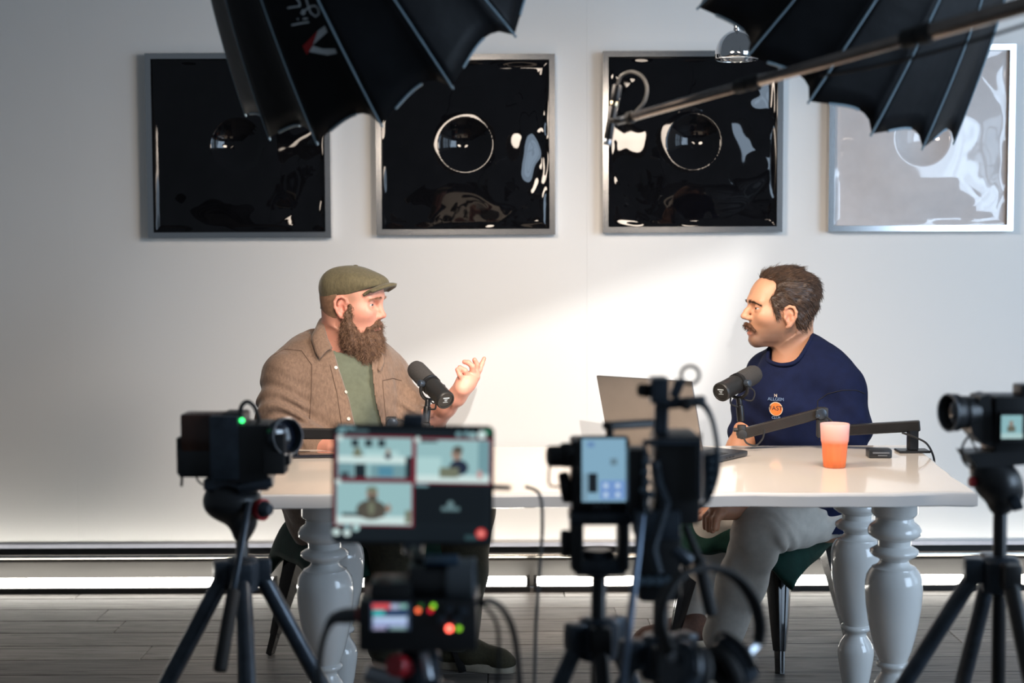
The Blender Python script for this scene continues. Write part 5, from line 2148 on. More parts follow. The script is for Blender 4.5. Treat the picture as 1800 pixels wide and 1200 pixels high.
t, top = low_arm((1608, 801, 751), 4.03, W(1448, 760, 4.10), W(1441, 728, 4.10), W(1303, 764, 4.085), 'black low microphone arm rising from a column behind the tumbler')
b = MB(); b.tube([W(1585, 763, 4.02), W(1605, 770, 4.0), W(1628, 782, 3.99), W(1640, 805, 4.0), W(1642, 830, 4.05)], .003, 6); b.build('cable', 'black_rubber', t)
b = MB(); b.tube([W(1306, 768, 4.07), W(1312, 780, 4.06), W(1328, 784, 4.06), W(1340, 772, 4.06), W(1343, 756, 4.06)], .0026, 6); b.build('cable', 'black_rubber', t)
b = MB(); b.tube([W(1452, 735, 4.07), W(1460, 741, 4.07), W(1470, 752, 4.06)], .003, 6); b.build('cable', 'black_rubber', t)

# left microphone (speaks to the bearded man)
m_tip = W(726, 643, 4.20); m_cap = W(784, 704, 4.05)
broadcast_mic(m_tip, m_cap, r_m, W(748, 742, 4.10), 'black foam tipped microphone in front of the bearded man')
t, top = low_arm((512, 800, 760), 4.02, W(684, 762, 4.04), W(690, 742, 4.04), W(748, 758, 4.10), 'black low microphone arm in front of the bearded man\'s belly')

# ================================================================== FOREGROUND: TRIPODS, CAMERAS, TABLET, RECORDER
M['blue_grey'] = mat('metal_blue_highlight', (.10, .14, .18), .3, .6, var=.2)  # bluish highlights on knobs and connectors, carried as metal colour
PXM = lambda d: d / 2500.0


def tripod(label, apex, feet_xy, leg_r, parent_mats=('blue_black', 'black_alu'), spread_top=.035, post_to=None, name='tripod', group='camera tripods', letter=None):
    """apex: collar point; legs run to the floor"""
    a = Vector(apex)
    t = thing(name, (a.x, a.y, 0), label, 'tripod', group)
    b = MB(); b.lathe([(.020, -.05), (.032, -.045), (.036, -.02), (.036, .012), (.028, .02), (.020, .022)], a, (0, 0, 1), 24); b.build('collar', 'blue_black', t)
    for i, (fx, fy) in enumerate(feet_xy):
        o = Vector((fx, fy, 0)) - Vector((a.x, a.y, 0))
        od = o.normalized()
        p0 = a + od * spread_top + Vector((0, 0, -.012))
        p1 = Vector((fx, fy, .012))
        m = p0.lerp(p1, .52)
        b = MB()
        b.box(a + od * (spread_top + .004) + Vector((0, 0, -.006)), (.034, .034, .046), frame(Vector((0, 0, 1)), od), .006, 2)
        lg = None
        d = (p1 - p0).normalized()
        b.lathe([(leg_r * .9, 0), (leg_r, .01), (leg_r, (m - p0).length), (leg_r * .95, (m - p0).length + .003)], p0, d, 20)
        lg = b.build('leg', parent_mats[i % len(parent_mats)] if letter is None or i != letter else 'blue_black', t)
        b = MB(); b.lathe([(leg_r * .78, -.02), (leg_r * .78, (p1 - m).length - .02), (leg_r * .5, (p1 - m).length - .019)], m, d, 18); b.build('lower_section', 'black_alu', lg)
        b = MB(); b.rcyl(m - d * .025, m + d * .02, leg_r * 1.18, .003, 18); b.build('leg_lock', 'black_rubber', lg)
        b = MB(); b.sphere(p1 + Vector((0, 0, .004)), .016, 14, (1, 1, .9)); b.build('rubber_foot', 'black_rubber', lg)
    if post_to is not None:
        b = MB(); b.rcyl(a + Vector((0, 0, -.25)), Vector(post_to), .0125, .001, 20); b.build('centre_column', 'black_alu', t)
    return t


def foot_px(px, py_line0, d):
    return None


def leg_foot(apex, px1, py1, d1):
    """foot position on the floor so the leg passes the photo pixel (px1, py1) at depth d1"""
    a = Vector(apex); p = W(px1, py1, d1)
    k = a.z / (a.z - p.z)
    q = a + (p - a) * k
    return (q.x, q.y)


# ---------------------------------------------------------------- left camera
d = 2.8
K = PXM(d)
apex = W(424, 995, d)
tp = tripod('black camera tripod left of the tablet with a printed leg', apex, [leg_foot(apex, 312, 1195, d - .05), leg_foot(apex, 432, 1195, d - .13), leg_foot(apex, 540, 1195, d + .04)], 15.0 * K, post_to=W(424, 935, d), letter=1)
# printed lettering down the middle leg
pA, pB = W(429, 1075, d - .075), W(432, 1190, d - .135)
axl = (pB - pA).normalized(); nrm = Vector((0, -1, 0)); nrm = (nrm - axl * nrm.dot(axl)).normalized(); yv = nrm.cross(axl)
for k in range(9):
    c = pA.lerp(pB, k / 8) + nrm * (12.0 * K)
    b = MB(); b.box(c, (.0052 if k % 3 else .0068, .0085, .0008), Matrix((axl, yv, nrm)).transposed()); b.build('lettering', 'print_white', tp, smooth=False)
# fluid head
t = thing('fluid_head', W(424, 935, d), 'black fluid tripod head with red ring and long pan handle under the left camera', 'tripod head')
S = SDF(np.array(W(415, 880, d)) - .12, np.array(W(415, 880, d)) + .12, .004)
S.ell(W(408, 880, d), (52 * K, .055, 36 * K), .01)
S.cone(W(400, 868, d), W(428, 915, d), 34 * K, 22 * K, .02)
S.cone(W(424, 915, d), W(424, 938, d), 17 * K, 15 * K, .02)
V, Fq = S.mesh(1)
np_mesh('body', V, Fq, 'black_plastic', t)
b = MB(); b.lathe([(16 * K, 0), (19 * K, .006), (19 * K, .016), (13 * K, .018)], W(452, 893, d - .02), (.85, -.5, 0), 28); b.build('drag_ring', 'red_plastic', t)
b = MB(); b.lathe([(14 * K, .0), (15 * K, .014), (9 * K, .026), (0, .027)], W(456, 892, d - .028), (.85, -.5, 0), 28, closed=False); b.build('drag_knob', 'blue_black', t)
b = MB(); b.rcyl(W(437, 880, d - .045), W(408, 1040, d - .12), 6 * K, .001, 14); b.build('pan_handle', 'blue_black', t)
b = MB(); b.rcyl(W(409, 1035, d - .117), W(384, 1178, d - .20), 11.5 * K, .004, 18); b.build('pan_grip', 'black_rubber', t)
b = MB(); b.box(W(420, 845, d), (116 * K, .07, 22 * K), None, .004); b.build('plate', 'blue_black', t)
b = MB(); b.rcyl(W(418, 857, d - .045), W(478, 845, d - .045), 9 * K, .002, 16); b.build('plate_rail', 'grey_alu' if False else 'blue_black', t)
# camera
t = thing('cinema_camera', W(420, 834, d), 'black video camera with green light and brown reflecting side monitor', 'camera')
b = MB(); b.boxab(W(418, 834, d + .05), W(470, 745, d - .05), .005, 2); b.build('body', 'black_plastic', t)
b = MB(); b.boxab(W(330, 786, d + .03), W(392, 726, d - .035), .004, 2); mo = b.build('side_monitor', mat('monitor_brown_gloss', (.055, .022, .014), .2, var=.4, vscale=10), t)
b = MB(); b.boxab(W(326, 828, d + .03), W(392, 786.5, d - .035), .004, 2); b.build('battery', 'black_plastic', t)
b = MB(); b.boxab(W(386, 828, d + .045), W(418, 729, d - .052), .004, 2); b.build('cage_plate', 'blue_black', t)
b = MB(); b.boxab(W(318, 826, d + .02), W(331, 767, d - .02), .002); b.build('bracket', 'black_alu', t, smooth=False)
b = MB(); b.boxab(W(400, 750, d + .03), W(428, 724, d - .04), .004); b.build('receiver', 'black_plastic', t)
b = MB(); b.sphere(W(425, 737, d - .045), .0055, 12); b.build('status_light', emat('led_green', (.05, 1.0, .22), 3.0), t)
lx0, lx1 = W(462, 768, d), W(508, 765, d - .055)
lax = (lx1 - lx0).normalized()
b = MB(); b.lathe([(21 * K, 0), (22 * K, .01), (25 * K, .012), (25 * K, .028), (23 * K, .03), (26 * K, .04), (29 * K, .052), (32 * K, .058), (33.5 * K, .060), (33.5 * K, .076), (31 * K, .078), (30 * K, .070), (28 * K, .066)], lx0, lax, 36, closed=False); ln = b.build('lens', 'blue_black', t)
b = MB(); b.lathe([(28.5 * K, .062), (18 * K, .067), (0, .069)], lx0, lax, 36, closed=False); b.build('front_glass', 'glass_lens', ln)
b = MB(); b.torus(lx0 + lax * .078, lax, 32 * K, .0016, 36, 8); b.build('front_ring', 'grey_alu', ln)
b = MB(); b.boxab(W(470, 826, d - .02), W(499, 762, d - .07), .004, 2); b.build('hand_grip', 'black_rubber', t)
b = MB(); b.boxab(W(497, 812, d - .03), W(509, 794, d - .06), .002); b.build('rod_end', 'black_alu', t)
b = MB(); b.tube([W(421, 730, d - .02), W(424, 712, d - .02), W(434, 704, d - .02), W(446, 712, d - .01), W(453, 730, d), W(455, 745, d)], .0042, 8); b.build('cable', 'black_rubber', t)
b = MB(); b.tube([W(320, 824, d), W(319, 838, d), W(318, 852, d)], .003, 6); b.tube([W(342, 828, d), W(347, 842, d), W(356, 850, d)], .0022, 6); b.build('strap', 'black_rubber', t)
for k in range(4):
    b = MB(); b.rcyl(W(376 + 9 * k, 839, d - .036), W(376 + 9 * k, 839, d - .044), .004, .001, 12); b.build('knob', 'blue_grey', t)

# ---------------------------------------------------------------- tablet
d = 2.1
K = PXM(d)
t = thing('tablet', W(724, 960, d), 'black tablet showing three video feeds with red borders, beside the recorder', 'tablet')
cT = W(725, 851, d)
Rt = Matrix.Rotation(math.radians(1.1), 3, 'Y') @ Matrix.Rotation(math.radians(2), 3, 'X')


def tb(px, py, off=0.0):
    v = Vector(((px - 725) * K, -off, -(py - 851) * K))
    return cT + Rt @ v


def tbox(x0, y0, x1, y1, off, th, mname, name, parent, bev=0, seg=2):
    b = MB()
    c = tb((x0 + x1) / 2, (y0 + y1) / 2, off + th / 2)
    b.box(c, ((x1 - x0) * K, th, (y1 - y0) * K), Rt, bev, seg)
    return b.build(name, mname, parent, smooth=bool(bev))


# rounded slab
pts = []
hw, hh, rc = 143 * K, 107 * K, 12 * K
for cxs, czs, a0 in ((1, 1, 0), (-1, 1, 90), (-1, -1, 180), (1, -1, 270)):
    for k in range(7):
        a_ = math.radians(a0 + 15 * k)
        pts.append(cT + Rt @ Vector((cxs * (hw - rc) + rc * math.cos(a_), -.0035, czs * (hh - rc) + rc * math.sin(a_))))
b = MB(); b.prism(pts, Rt @ Vector((0, .007, 0))); b.build('slab', 'black_plastic', t, smooth=False)
M['scr_black'] = emat('screen_black', (.006, .010, .014), 1.0)
scr = tbox(587, 750, 863, 952, .0036, .0004, 'scr_black', 'screen', t)
EM = {}


def ec(c, s=1.0):
    k = (c, s)
    if k not in EM:
        EM[k] = emat('screen_glow_%02d' % len(EM), c, s)
    return EM[k]


red = ec((.22, .015, .03)); cy = ec((.36, .60, .62)); cyl_ = ec((.50, .76, .76)); cyd = ec((.20, .38, .42)); wht = ec((.72, .90, .88)); dk = ec((.012, .022, .03)); brn = ec((.10, .09, .07)); navy = ec((.02, .03, .06)); skn = ec((.38, .26, .20)); grn = ec((.20, .22, .15)); tealb = ec((.10, .30, .42)); pink = ec((.62, .38, .36))
tiles = [(588, 763, 727, 841), (727, 765, 864, 848), (586, 843, 727, 926)]
for (x0, y0, x1, y1) in tiles:
    tbox(x0, y0, x1, y1, .0041, .0002, red, 'feed_border', scr)
    tbox(x0 + 4, y0 + 4, x1 - 4, y1 - 3, .0044, .0002, cy, 'video_feed', scr)


def rc_(x0, y0, x1, y1, m, off=.0047):
    tbox(x0, y0, x1, y1, off, .0002, m, 'picture_patch', scr)


def ov_(cx, cy_, rx, ry, m, off=.0050):
    b = MB()
    vs = [b.bm.verts.new(tb(cx + rx * math.cos(2 * PI * k / 20), cy_ + ry * math.sin(2 * PI * k / 20), off)) for k in range(20)]
    b.bm.faces.new(vs)
    b.build('picture_patch', m, scr, smooth=False)


# wide shot
rc_(592, 800, 722, 812, wht); rc_(640, 790, 700, 802, cyl_)
for x in (616, 640, 663):
    rc_(x, 770, x + 13, 783, dk)
ov_(627, 793, 7, 9, grn); rc_(618, 796, 637, 804, grn); ov_(681, 792, 4, 6, skn); rc_(674, 797, 688, 805, navy); ov_(681, 800, 6, 5, navy)
rc_(592, 812, 620, 838, cyd); rc_(622, 814, 642, 838, dk); rc_(650, 815, 722, 837, cyd); rc_(664, 818, 690, 836, tealb, .0049); rc_(712, 800, 723, 838, dk, .0049); rc_(598, 829, 612, 837, dk, .0049)
# man in navy
rc_(731, 800, 775, 845, cyl_); rc_(737, 770, 768, 774, dk); rc_(840, 770, 860, 828, cyd)
ov_(802, 793, 9, 13, skn); ov_(804, 786, 9, 7, brn, .0052); ov_(806, 818, 17, 14, navy); rc_(772, 818, 806, 836, grn, .0054); rc_(731, 832, 860, 845, wht, .0052); ov_(843, 830, 5, 8, pink, .0056)
# bearded man
rc_(590, 908, 723, 922, wht); ov_(653, 868, 10, 13, skn); ov_(653, 860, 10, 6, grn, .0052); ov_(654, 876, 8, 8, brn, .0053); ov_(652, 896, 27, 18, brn); rc_(628, 900, 676, 909, brn, .0051); ov_(682, 893, 5, 8, skn); rc_(600, 902, 632, 908, dk, .0052); rc_(712, 896, 722, 920, grn, .0052); ov_(652, 893, 6, 12, grn, .0054)
# fourth window and its icon
rc_(729, 850, 856, 918, ec((.004, .007, .010)), .0041); ov_(792, 884, 6, 6, ec((.16, .26, .28)), .0046); rc_(776, 889, 808, 896, ec((.13, .22, .24)), .0045); rc_(730, 848, 752, 853, cyd, .0045)
# interface buttons
for x, y, r_, m in ((590, 937, 6.5, wht), (609, 938, 6.5, wht), (609, 927, 5, cyd), (625, 929, 6, cyl_), (847, 936, 9.5, ec((.75, .05, .05))), (847, 936, 5.5, ec((.95, .30, .26))), (805, 759, 5, cyd), (819, 758, 5, cyd), (830, 760, 5.5, cy), (846, 759, 7.5, wht), (596, 768, 5, wht), (733, 769, 5, wht), (593, 846, 5, wht)):
    ov_(x, y, r_, r_, m, .0048 if r_ != 5.5 else .0051)
rc_(594, 747, 622, 751, cyd, .0045); rc_(592, 753, 606, 760, cyd, .0045); rc_(610, 753, 646, 758, ec((.08, .14, .16)), .0045); rc_(846, 750, 862, 758, ec((.03, .22, .12)), .0044); rc_(818, 939, 840, 948, ec((.03, .07, .08)), .0045)
# clamp over the top edge and arm behind
b = MB(); b.box(tb(725, 734, .0), (40 * K, .03, 20 * K), Rt, .004, 2); b.build('clamp', 'blue_black', t)
b = MB(); b.box(tb(725, 966, -.01), (34 * K, .03, 26 * K), Rt, .004, 2); b.build('clamp', 'blue_black', t)
b = MB(); b.beam(tb(725, 738, -.022), tb(725, 972, -.022), .02, .008, (0, 1, 0), .002); b.build('clamp_bar', 'black_alu', t)
b = MB(); b.rcyl(tb(868, 853, .0), tb(899, 854, .0), .0042, .001, 10); b.build('usb_plug', 'black_rubber', t)

# ---------------------------------------------------------------- recorder + small camera on the tablet's tripod
d = 2.0
K = PXM(d)
apex = W(735, 1215, d)
tp = tripod('black tripod under the audio recorder, tablet above it', apex, [(apex.x - .42, apex.y - .15), (apex.x + .40, apex.y - .22), (apex.x + .02, apex.y + .42)], .016, post_to=W(735, 1150, d))
t = thing('ball_head', W(735, 1195, d), 'dark tripod head with red knob under the audio recorder', 'tripod head')
b = MB(); b.lathe([(.026, 0), (.030, .01), (.030, .04), (.022, .05), (.016, .055)], W(735, 1198, d), (0, 0, 1), 24); b.build('housing', 'blue_black', t)
b = MB(); b.sphere(W(737, 1140, d), .024, 18); b.build('ball', 'black_alu', t)
b = MB(); b.rcyl(W(712, 1172, d - .02), W(690, 1168, d - .045), .016, .004, 18); b.build('knob', 'red_plastic', t)
b = MB(); b.rcyl(W(742, 1145, d - .03), W(752, 1195, d - .05), .007, .002, 14); b.build('lever', 'grey_alu', t)
b = MB(); b.box(W(672, 1188, d - .02), (.055, .03, .025), Matrix.Rotation(.3, 3, 'Y'), .008, 2); b.build('level_cap', 'grey_alu', t)
b = MB(); b.box(W(738, 1119, d), (82 * K, .07, 14 * K), None, .004, 2); b.build('top_plate', 'blue_black', t)
t = thing('audio_recorder', W(738, 1112, d), 'black audio recorder with small colour screen and red and green lights', 'recorder')
b = MB(); b.boxab(W(641, 1111, d + .06), W(836, 1054, d - .04), .004, 2); b.build('case', 'black_plastic', t)
fd = d - .0415


def fbox(x0, y0, x1, y1, m, name, par, th=.001, off=0):
    b = MB(); a_ = W(x0, y0, fd - off); c_ = W(x1, y1, fd - off)
    b.boxab(a_, c_ + Vector((0, -th, 0)))
    return b.build(name, m, par, smooth=False)


s_ = fbox(650, 1106, 719, 1058, ec((.03, .05, .09)), 'screen', t)
for (x0, y0, x1, y1, c_) in ((653, 1069, 684, 1060, (.85, .09, .10)), (685, 1069, 700, 1061, (.50, .58, .80)), (702, 1068, 713, 1061, (.30, .62, .55)), (654, 1080, 674, 1071, (.05, .58, .58)), (678, 1080, 713, 1072, (.02, .06, .16)), (654, 1092, 714, 1083, (.55, .72, 1.0)), (654, 1099, 714, 1093, (.42, .50, .85)), (654, 1105, 676, 1100, (.42, .40, .60)), (684, 1105, 712, 1100, (.28, .45, .45))):
    fbox(x0, y0, x1, y1, ec(c_), 'screen_bar', s_, .0006, .0011)
for (x, y, r_, c_, st) in ((733, 1072, .0034, (1.0, .16, .06), 2.4), (738, 1064, .0034, (.02, .16, .02), .7), (755, 1072, .0034, (.85, .01, .04), 1.3), (760, 1064, .0034, (.30, .85, .03), 1.6), (788, 1104, .0048, (1.0, .12, .08), 6.0), (805, 1104, .0036, (.30, .75, .03), 1.6)):
    b = MB(); b.sphere(W(x, y, fd - .001), r_, 12, (1, .5, 1)); b.build('indicator_light', ec(c_, st), t)
for x, y in ((786, 1070), (812, 1074), (774, 1088), (800, 1090)):
    b = MB(); b.rcyl(W(x, y, fd), W(x, y, fd - .008), .0065, .0015, 16); b.build('knob', 'blue_black', t)
b = MB(); b.rcyl(W(643, 1079, d - .01), W(624, 1079, d - .01), .011, .002, 18); b.build('socket', mat('orange_ring', (.35, .03, .012), .4, var=.1), t)
b = MB(); b.tube([W(630, 1080, d - .01), W(606, 1081, d - .01), W(585, 1086, d - .01), W(572, 1105, d - .01), W(562, 1140, d), W(558, 1180, d), W(566, 1240, d)], .008, 12, radii=[.0105, .0115, .0085, .0050, .0045, .0045, .0045]); b.build('cable', mat('grey_black_cable', (.045, .05, .058), .3, var=.1), t)
b = MB(); b.tube([W(836, 1060, d), W(860, 1056, d), W(885, 1075, d + .05), W(903, 1120, d + .1), W(912, 1210, d + .1)], .0048, 8); b.tube([W(836, 1062, d), W(856, 1070, d), W(874, 1110, d + .05), W(872, 1210, d + .1)], .003, 8); b.build('cable', 'black_rubber', t)
t = thing('compact_camera', W(760, 1052, d), 'small black camera with grey lens hood on top of the audio recorder', 'camera')
b = MB(); b.boxab(W(655, 1053.5, d + .03), W(722, 1022, d - .03), .006, 2); b.build('body', 'black_plastic', t)
b = MB(); b.rcyl(W(718, 1020, d), W(790, 1020, d), .026, .003, 28); b.build('lens', 'black_plastic', t)
b = MB(); b.lathe([(.026, 0), (.030, .004), (.033, .040), (.030, .041), (.024, .004)], W(784, 1019, d), (1, -.06, 0), 28, closed=False); b.build('lens_hood', mat('lens_hood_grey', (.085, .10, .115), .45, var=.1), t)
b = MB(); b.box(W(775, 983, d), (62 * K, .04, 10 * K), None, .004, 2); b.build('hot_shoe_unit', mat('blue_tinted_plastic', (.012, .035, .07), .4, var=.2), t)
b = MB(); b.box(W(676, 1018, d - .02), (24 * K, .02, 14 * K), None, .004, 2); b.build('viewfinder', mat('tan_eyecup', (.10, .075, .06), .5, var=.2), t)
b = MB(); b.rcyl(W(735, 990, d), W(728, 965, d + .03), .009, .001, 14); b.build('mount_post', 'black_alu', t)

# ---------------------------------------------------------------- middle camera with bright flip screen
d = 2.3
K = PXM(d)
apex = W(1048, 1108, d)
tripod('black camera tripod below the bright flip screen', apex, [leg_foot(apex, 1008, 1195, d - .02), (apex.x + .03, apex.y - .42), (apex.x + .30, apex.y + .30)], 15 * K, post_to=W(1051, 1015, d))
t = thing('fluid_head', W(1050, 1015, d), 'black U shaped fluid head under the middle camera', 'tripod head')
b = MB(); b.lathe([(20 * K, 0), (26 * K, .006), (30 * K, .02), (30 * K, .036), (22 * K, .044)], W(1050, 1012, d), (0, 0, 1), 28); b.build('base', 'blue_black', t)
for x, w_ in ((1012, 26), (1094, 26)):
    b = MB(); b.boxab(W(x - w_ / 2, 992, d + .03), W(x + w_ / 2, 906, d - .03), .008, 3); b.build('side_arm', 'black_plastic', t)
b = MB(); b.rcyl(W(1002, 955, d), W(984, 955, d), 24 * K, .004, 24); b.build('drag_knob', 'black_rubber', t)
b = MB(); b.box(W(1053, 906, d), (110 * K, .07, 22 * K), None, .004, 2); b.build('plate', 'blue_black', t)
b = MB(); b.boxab(W(1006, 1000, d + .028), W(1100, 984, d - .028), .006, 2); b.build('cradle', 'blue_black', t)
t = thing('video_camera', W(1050, 895, d), 'black video camera with pale blue flip screen and rear eyepiece', 'camera')
b = MB(); b.boxab(W(1000, 896, d + .07), W(1108, 775, d - .005), .006, 2); b.build('body', 'black_plastic', t)
b = MB(); b.boxab(W(1016, 888, d - .032), W(1104, 766, d - .022), .003, 2); fl = b.build('flip_screen', 'black_plastic', t)
fd = d - .0325
fbox(1022, 882, 1099, 771, ec((.27, .48, .64)), 'display', fl, .0006)
for (x0, y0, x1, y1, c_) in ((1033, 866, 1049, 832, (.010, .014, .02)), (1054, 878, 1097, 845, (.20, .36, .72)), (1024, 880, 1031, 832, (.22, .36, .46)), (1072, 818, 1084, 806, (.16, .26, .33)), (1032, 786, 1044, 777, (.16, .30, .55))):
    fbox(x0, y0, x1, y1, ec(c_), 'display_patch', fl, .0005, .0008)
for x, y in ((1064, 854), (1085, 854), (1064, 870), (1085, 870)):
    b = MB(); b.sphere(W(x, y, fd - .0014), .0042, 10, (1, .2, 1)); b.build('display_patch', ec((.62, .80, .98)), fl)
for x in (1048, 1064):
    b = MB(); b.torus(W(x, 893, d - .006), (0, 1, 0), 5 * K, .0012, 18, 6); b.build('dial', 'grey_alu', t)
b = MB(); b.rcyl(W(1004, 800, d + .01), W(985, 800, d + .005), 22 * K, .004, 22); b.rcyl(W(988, 802, d + .006), W(962, 802, d - .0), 19 * K, .004, 22); b.build('eyepiece', 'black_rubber', t)
b = MB(); b.rcyl(W(1003, 855, d + .02), W(983, 858, d + .02), 28 * K, .006, 22); b.build('side_grip', 'black_rubber', t)
b = MB(); b.boxab(W(1064, 775, d + .03), W(1078, 746, d + .01), .003); b.beam(W(1062, 749, d + .02), W(1150, 744, d + .08), .016, .014, (0, 0, 1), .003); b.build('top_handle', 'black_alu', t)
b = MB(); b.tube([W(965, 818, d), W(964, 850, d), W(975, 855, d + .02), W(990, 856, d + .02)], .002, 6); b.build('strap', 'black_rubber', t)

# ---------------------------------------------------------------- second rig: caged camera, coiled cable, ring clamp
d = 2.2
K = PXM(d)
apex = W(1160, 1140, d)
tripod('dark tripod below the caged camera, headphones hung beside it', apex, [(apex.x - .36, apex.y - .10), (apex.x - .02, apex.y - .42), (apex.x + .34, apex.y + .25)], 13 * K, post_to=W(1160, 1040, d), spread_top=.045)
t = thing('rig_head', W(1155, 1040, d), 'dark geared head with silver clamp under the caged camera', 'tripod head')
b = MB(); b.boxab(W(1112, 1040, d + .05), W(1198, 930, d - .03), .010, 2); b.build('body', 'black_plastic', t)
b = MB(); b.boxab(W(1108, 935, d + .04), W(1196, 900, d - .035), .006, 2); b.build('plate', 'blue_black', t)
for k in range(4):
    b = MB(); b.rcyl(W(1122 + 16 * k, 1022, d - .030), W(1122 + 16 * k, 1022, d - .048), 9 * K, .002, 16); b.build('clamp_screw', 'blue_grey', t)
b = MB(); b.rcyl(W(1180, 965, d - .02), W(1212, 990, d - .02), .012, .003, 16); b.build('lever', 'blue_black', t)
b = MB(); b.rcyl(W(1128, 905, d - .06), W(1092, 1205, d - .16), 6.5 * K, .001, 14); b.build('pan_handle', 'grey_alu' if False else mat('blue_grey_tube', (.10, .13, .18), .3, .7, var=.1), t)
b = MB(); b.rcyl(W(1203, 925, d + .02), W(1228, 985, d + .0), 7 * K, .002, 12); b.rcyl(W(1226, 980, d - .02), W(1250, 1085, d - .06), 12 * K, .006, 18); b.build('rear_handle', 'black_rubber', t)
t = thing('caged_camera', W(1165, 900, d), 'black caged camera rig with coiled cable and top ring clamp', 'camera')
b = MB(); b.boxab(W(1140, 902, d + .09), W(1232, 768, d - .02), .008, 2); b.build('body', 'black_plastic', t)
b = MB(); b.boxab(W(1098, 895, d + .05), W(1140, 790, d + .0), .006, 2); b.build('media_module', 'black_plastic', t)
b = MB()
for (x0, y0, x1, y1) in ((1128, 900, 1136, 775), (1226, 880, 1234, 762), (1128, 782, 1234, 774)):
    b.boxab(W(x0, y0, d - .022), W(x1, y1, d - .036), .002)
b.build('cage', 'blue_black', t, smooth=False)
b = MB(); b.prism([W(1236, 800, d), W(1264, 795, d - .01), W(1258, 850, d - .01), W(1246, 888, d), W(1236, 880, d)], (0, .05, 0)); b.build('battery_plate', mat('steel_blue_plate', (.10, .14, .18), .3, .6, var=.2), t, smooth=False)
for y in (812, 826, 842, 858):
    b = MB(); b.rcyl(W(1250, y, d - .008), W(1250, y, d - .016), .0045, .001, 12); b.build('knob', 'blue_grey', t)
for x, y in ((1136, 812), (1134, 830), (1136, 848), (1131, 862), (1142, 870)):
    b = MB(); b.rcyl(W(x, y, d - .026), W(x, y, d - .042), 7 * K, .002, 14); b.build('connector', 'blue_grey', t)
# top bracket column, small camera and ring clamp
b = MB(); b.beam(W(1160, 775, d + .03), W(1163, 700, d + .03), .022, .020, (0, 1, 0), .003); b.beam(W(1156, 712, d + .03), W(1240, 705, d + .03), .016, .018, (0, 1, 0), .003); b.build('top_bracket', 'blue_black', t)
b = MB(); b.boxab(W(1139, 706, d + .05), W(1176, 666, d + .0), .004, 2); b.build('mini_monitor', 'blue_black', t)
b = MB(); b.rcyl(W(1142, 688, d + .03), W(1124, 686, d + .02), 12 * K, .003, 18); b.build('sight_tube', 'black_rubber', t)
b = MB(); b.beam(W(1183, 700, d + .03), W(1196, 668, d + .03), .016, .014, (0, 1, 0), .003); b.build('clamp_stem', 'blue_black', t)
b = MB(); b.torus(W(1213, 660, d + .03), (.1, 1, 0), 16 * K, 3.2 * K, 36, 10); b.build('ring_clamp', 'black_alu', t)
b = MB(); b.rcyl(W(1206, 712, d + .0), W(1206, 712, d + .04), 11 * K, .003, 16); b.build('knob', 'black_rubber', t)
b = MB(); b.tube([W(1215, 704, d + .01), W(1236, 712, d + .01), W(1250, 735, d + .01), W(1258, 770, d + .01), W(1262, 810, d + .0), W(1256, 850, d), W(1238, 885, d), W(1205, 910, d)], .0042, 8, radii=[.007, .0058, .0042, .0042, .0042, .0042, .0042, .0042]); b.build('cable', mat('rig_cable', (.028, .034, .042), .35, var=.1), t)
# coiled cable down the front
path = [W(1150, 812, d - .055), W(1156, 850, d - .058), W(1170, 885, d - .058), W(1158, 925, d - .058), W(1146, 965, d - .055), W(1156, 1005, d - .05)]
P = []
nturn = 34
for i in range(nturn * 8 + 1):
    f_ = i / (nturn * 8) * (len(path) - 1)
    k = min(int(f_), len(path) - 2); q = f_ - k
    c_ = path[k].lerp(path[k + 1], q)
    a_ = 2 * PI * i / 8
    P.append(c_ + Vector((math.cos(a_) * .0062, math.sin(a_) * .0062, 0)))
b = MB(); b.tube(P, .0022, 5, smooth=False); b.build('coiled_cable', 'blue_black', t)

# ---------------------------------------------------------------- headphones
d = 2.0
K = PXM(d)
t = thing('headphones', W(1262, 1195, d), 'black over-ear headphones hanging by the caged camera tripod', 'headphones')
band = [W(1176, 1150, d - .08), W(1158, 1095, d - .06), W(1170, 1045, d - .03), W(1200, 1010, d), W(1245, 999, d + .03), W(1290, 1015, d + .05), W(1322, 1055, d + .06), W(1334, 1100, d + .06), W(1330, 1132, d + .055)]


def ribbon(pts, w, th, name, material, parent, wdir):
    Q = []
    P_ = [Vector(p) for p in pts]
    for i in range(len(P_) - 1):
        p0 = P_[max(i - 1, 0)]; p1 = P_[i]; p2 = P_[i + 1]; p3 = P_[min(i + 2, len(P_) - 1)]
        for k in range(6):
            t_ = k / 6
            Q.append(0.5 * ((2 * p1) + (p2 - p0) * t_ + (2 * p0 - 5 * p1 + 4 * p2 - p3) * t_ * t_ + (3 * p1 - p0 - 3 * p2 + p3) * t_ ** 3))
    Q.append(P_[-1])
    b = MB()
    wd = Vector(wdir)
    rings = []
    for i, p in enumerate(Q):
        tg = (Q[min(i + 1, len(Q) - 1)] - Q[max(i - 1, 0)]).normalized()
        w_ = (wd - tg * wd.dot(tg)).normalized(); n_ = tg.cross(w_)
        rings.append([b.bm.verts.new(p + w_ * (w / 2 * math.cos(a_)) + n_ * (th / 2 * math.sin(a_))) for a_ in [2 * PI * k / 12 for k in range(12)]])
    for a_, b_ in zip(rings, rings[1:]):
        for k in range(12):
            b.bm.faces.new((a_[k], a_[(k + 1) % 12], b_[(k + 1) % 12], b_[k]))
    b.bm.faces.new(list(reversed(rings[0]))); b.bm.faces.new(rings[-1])
    return b.build(name, material, parent, angle=180)


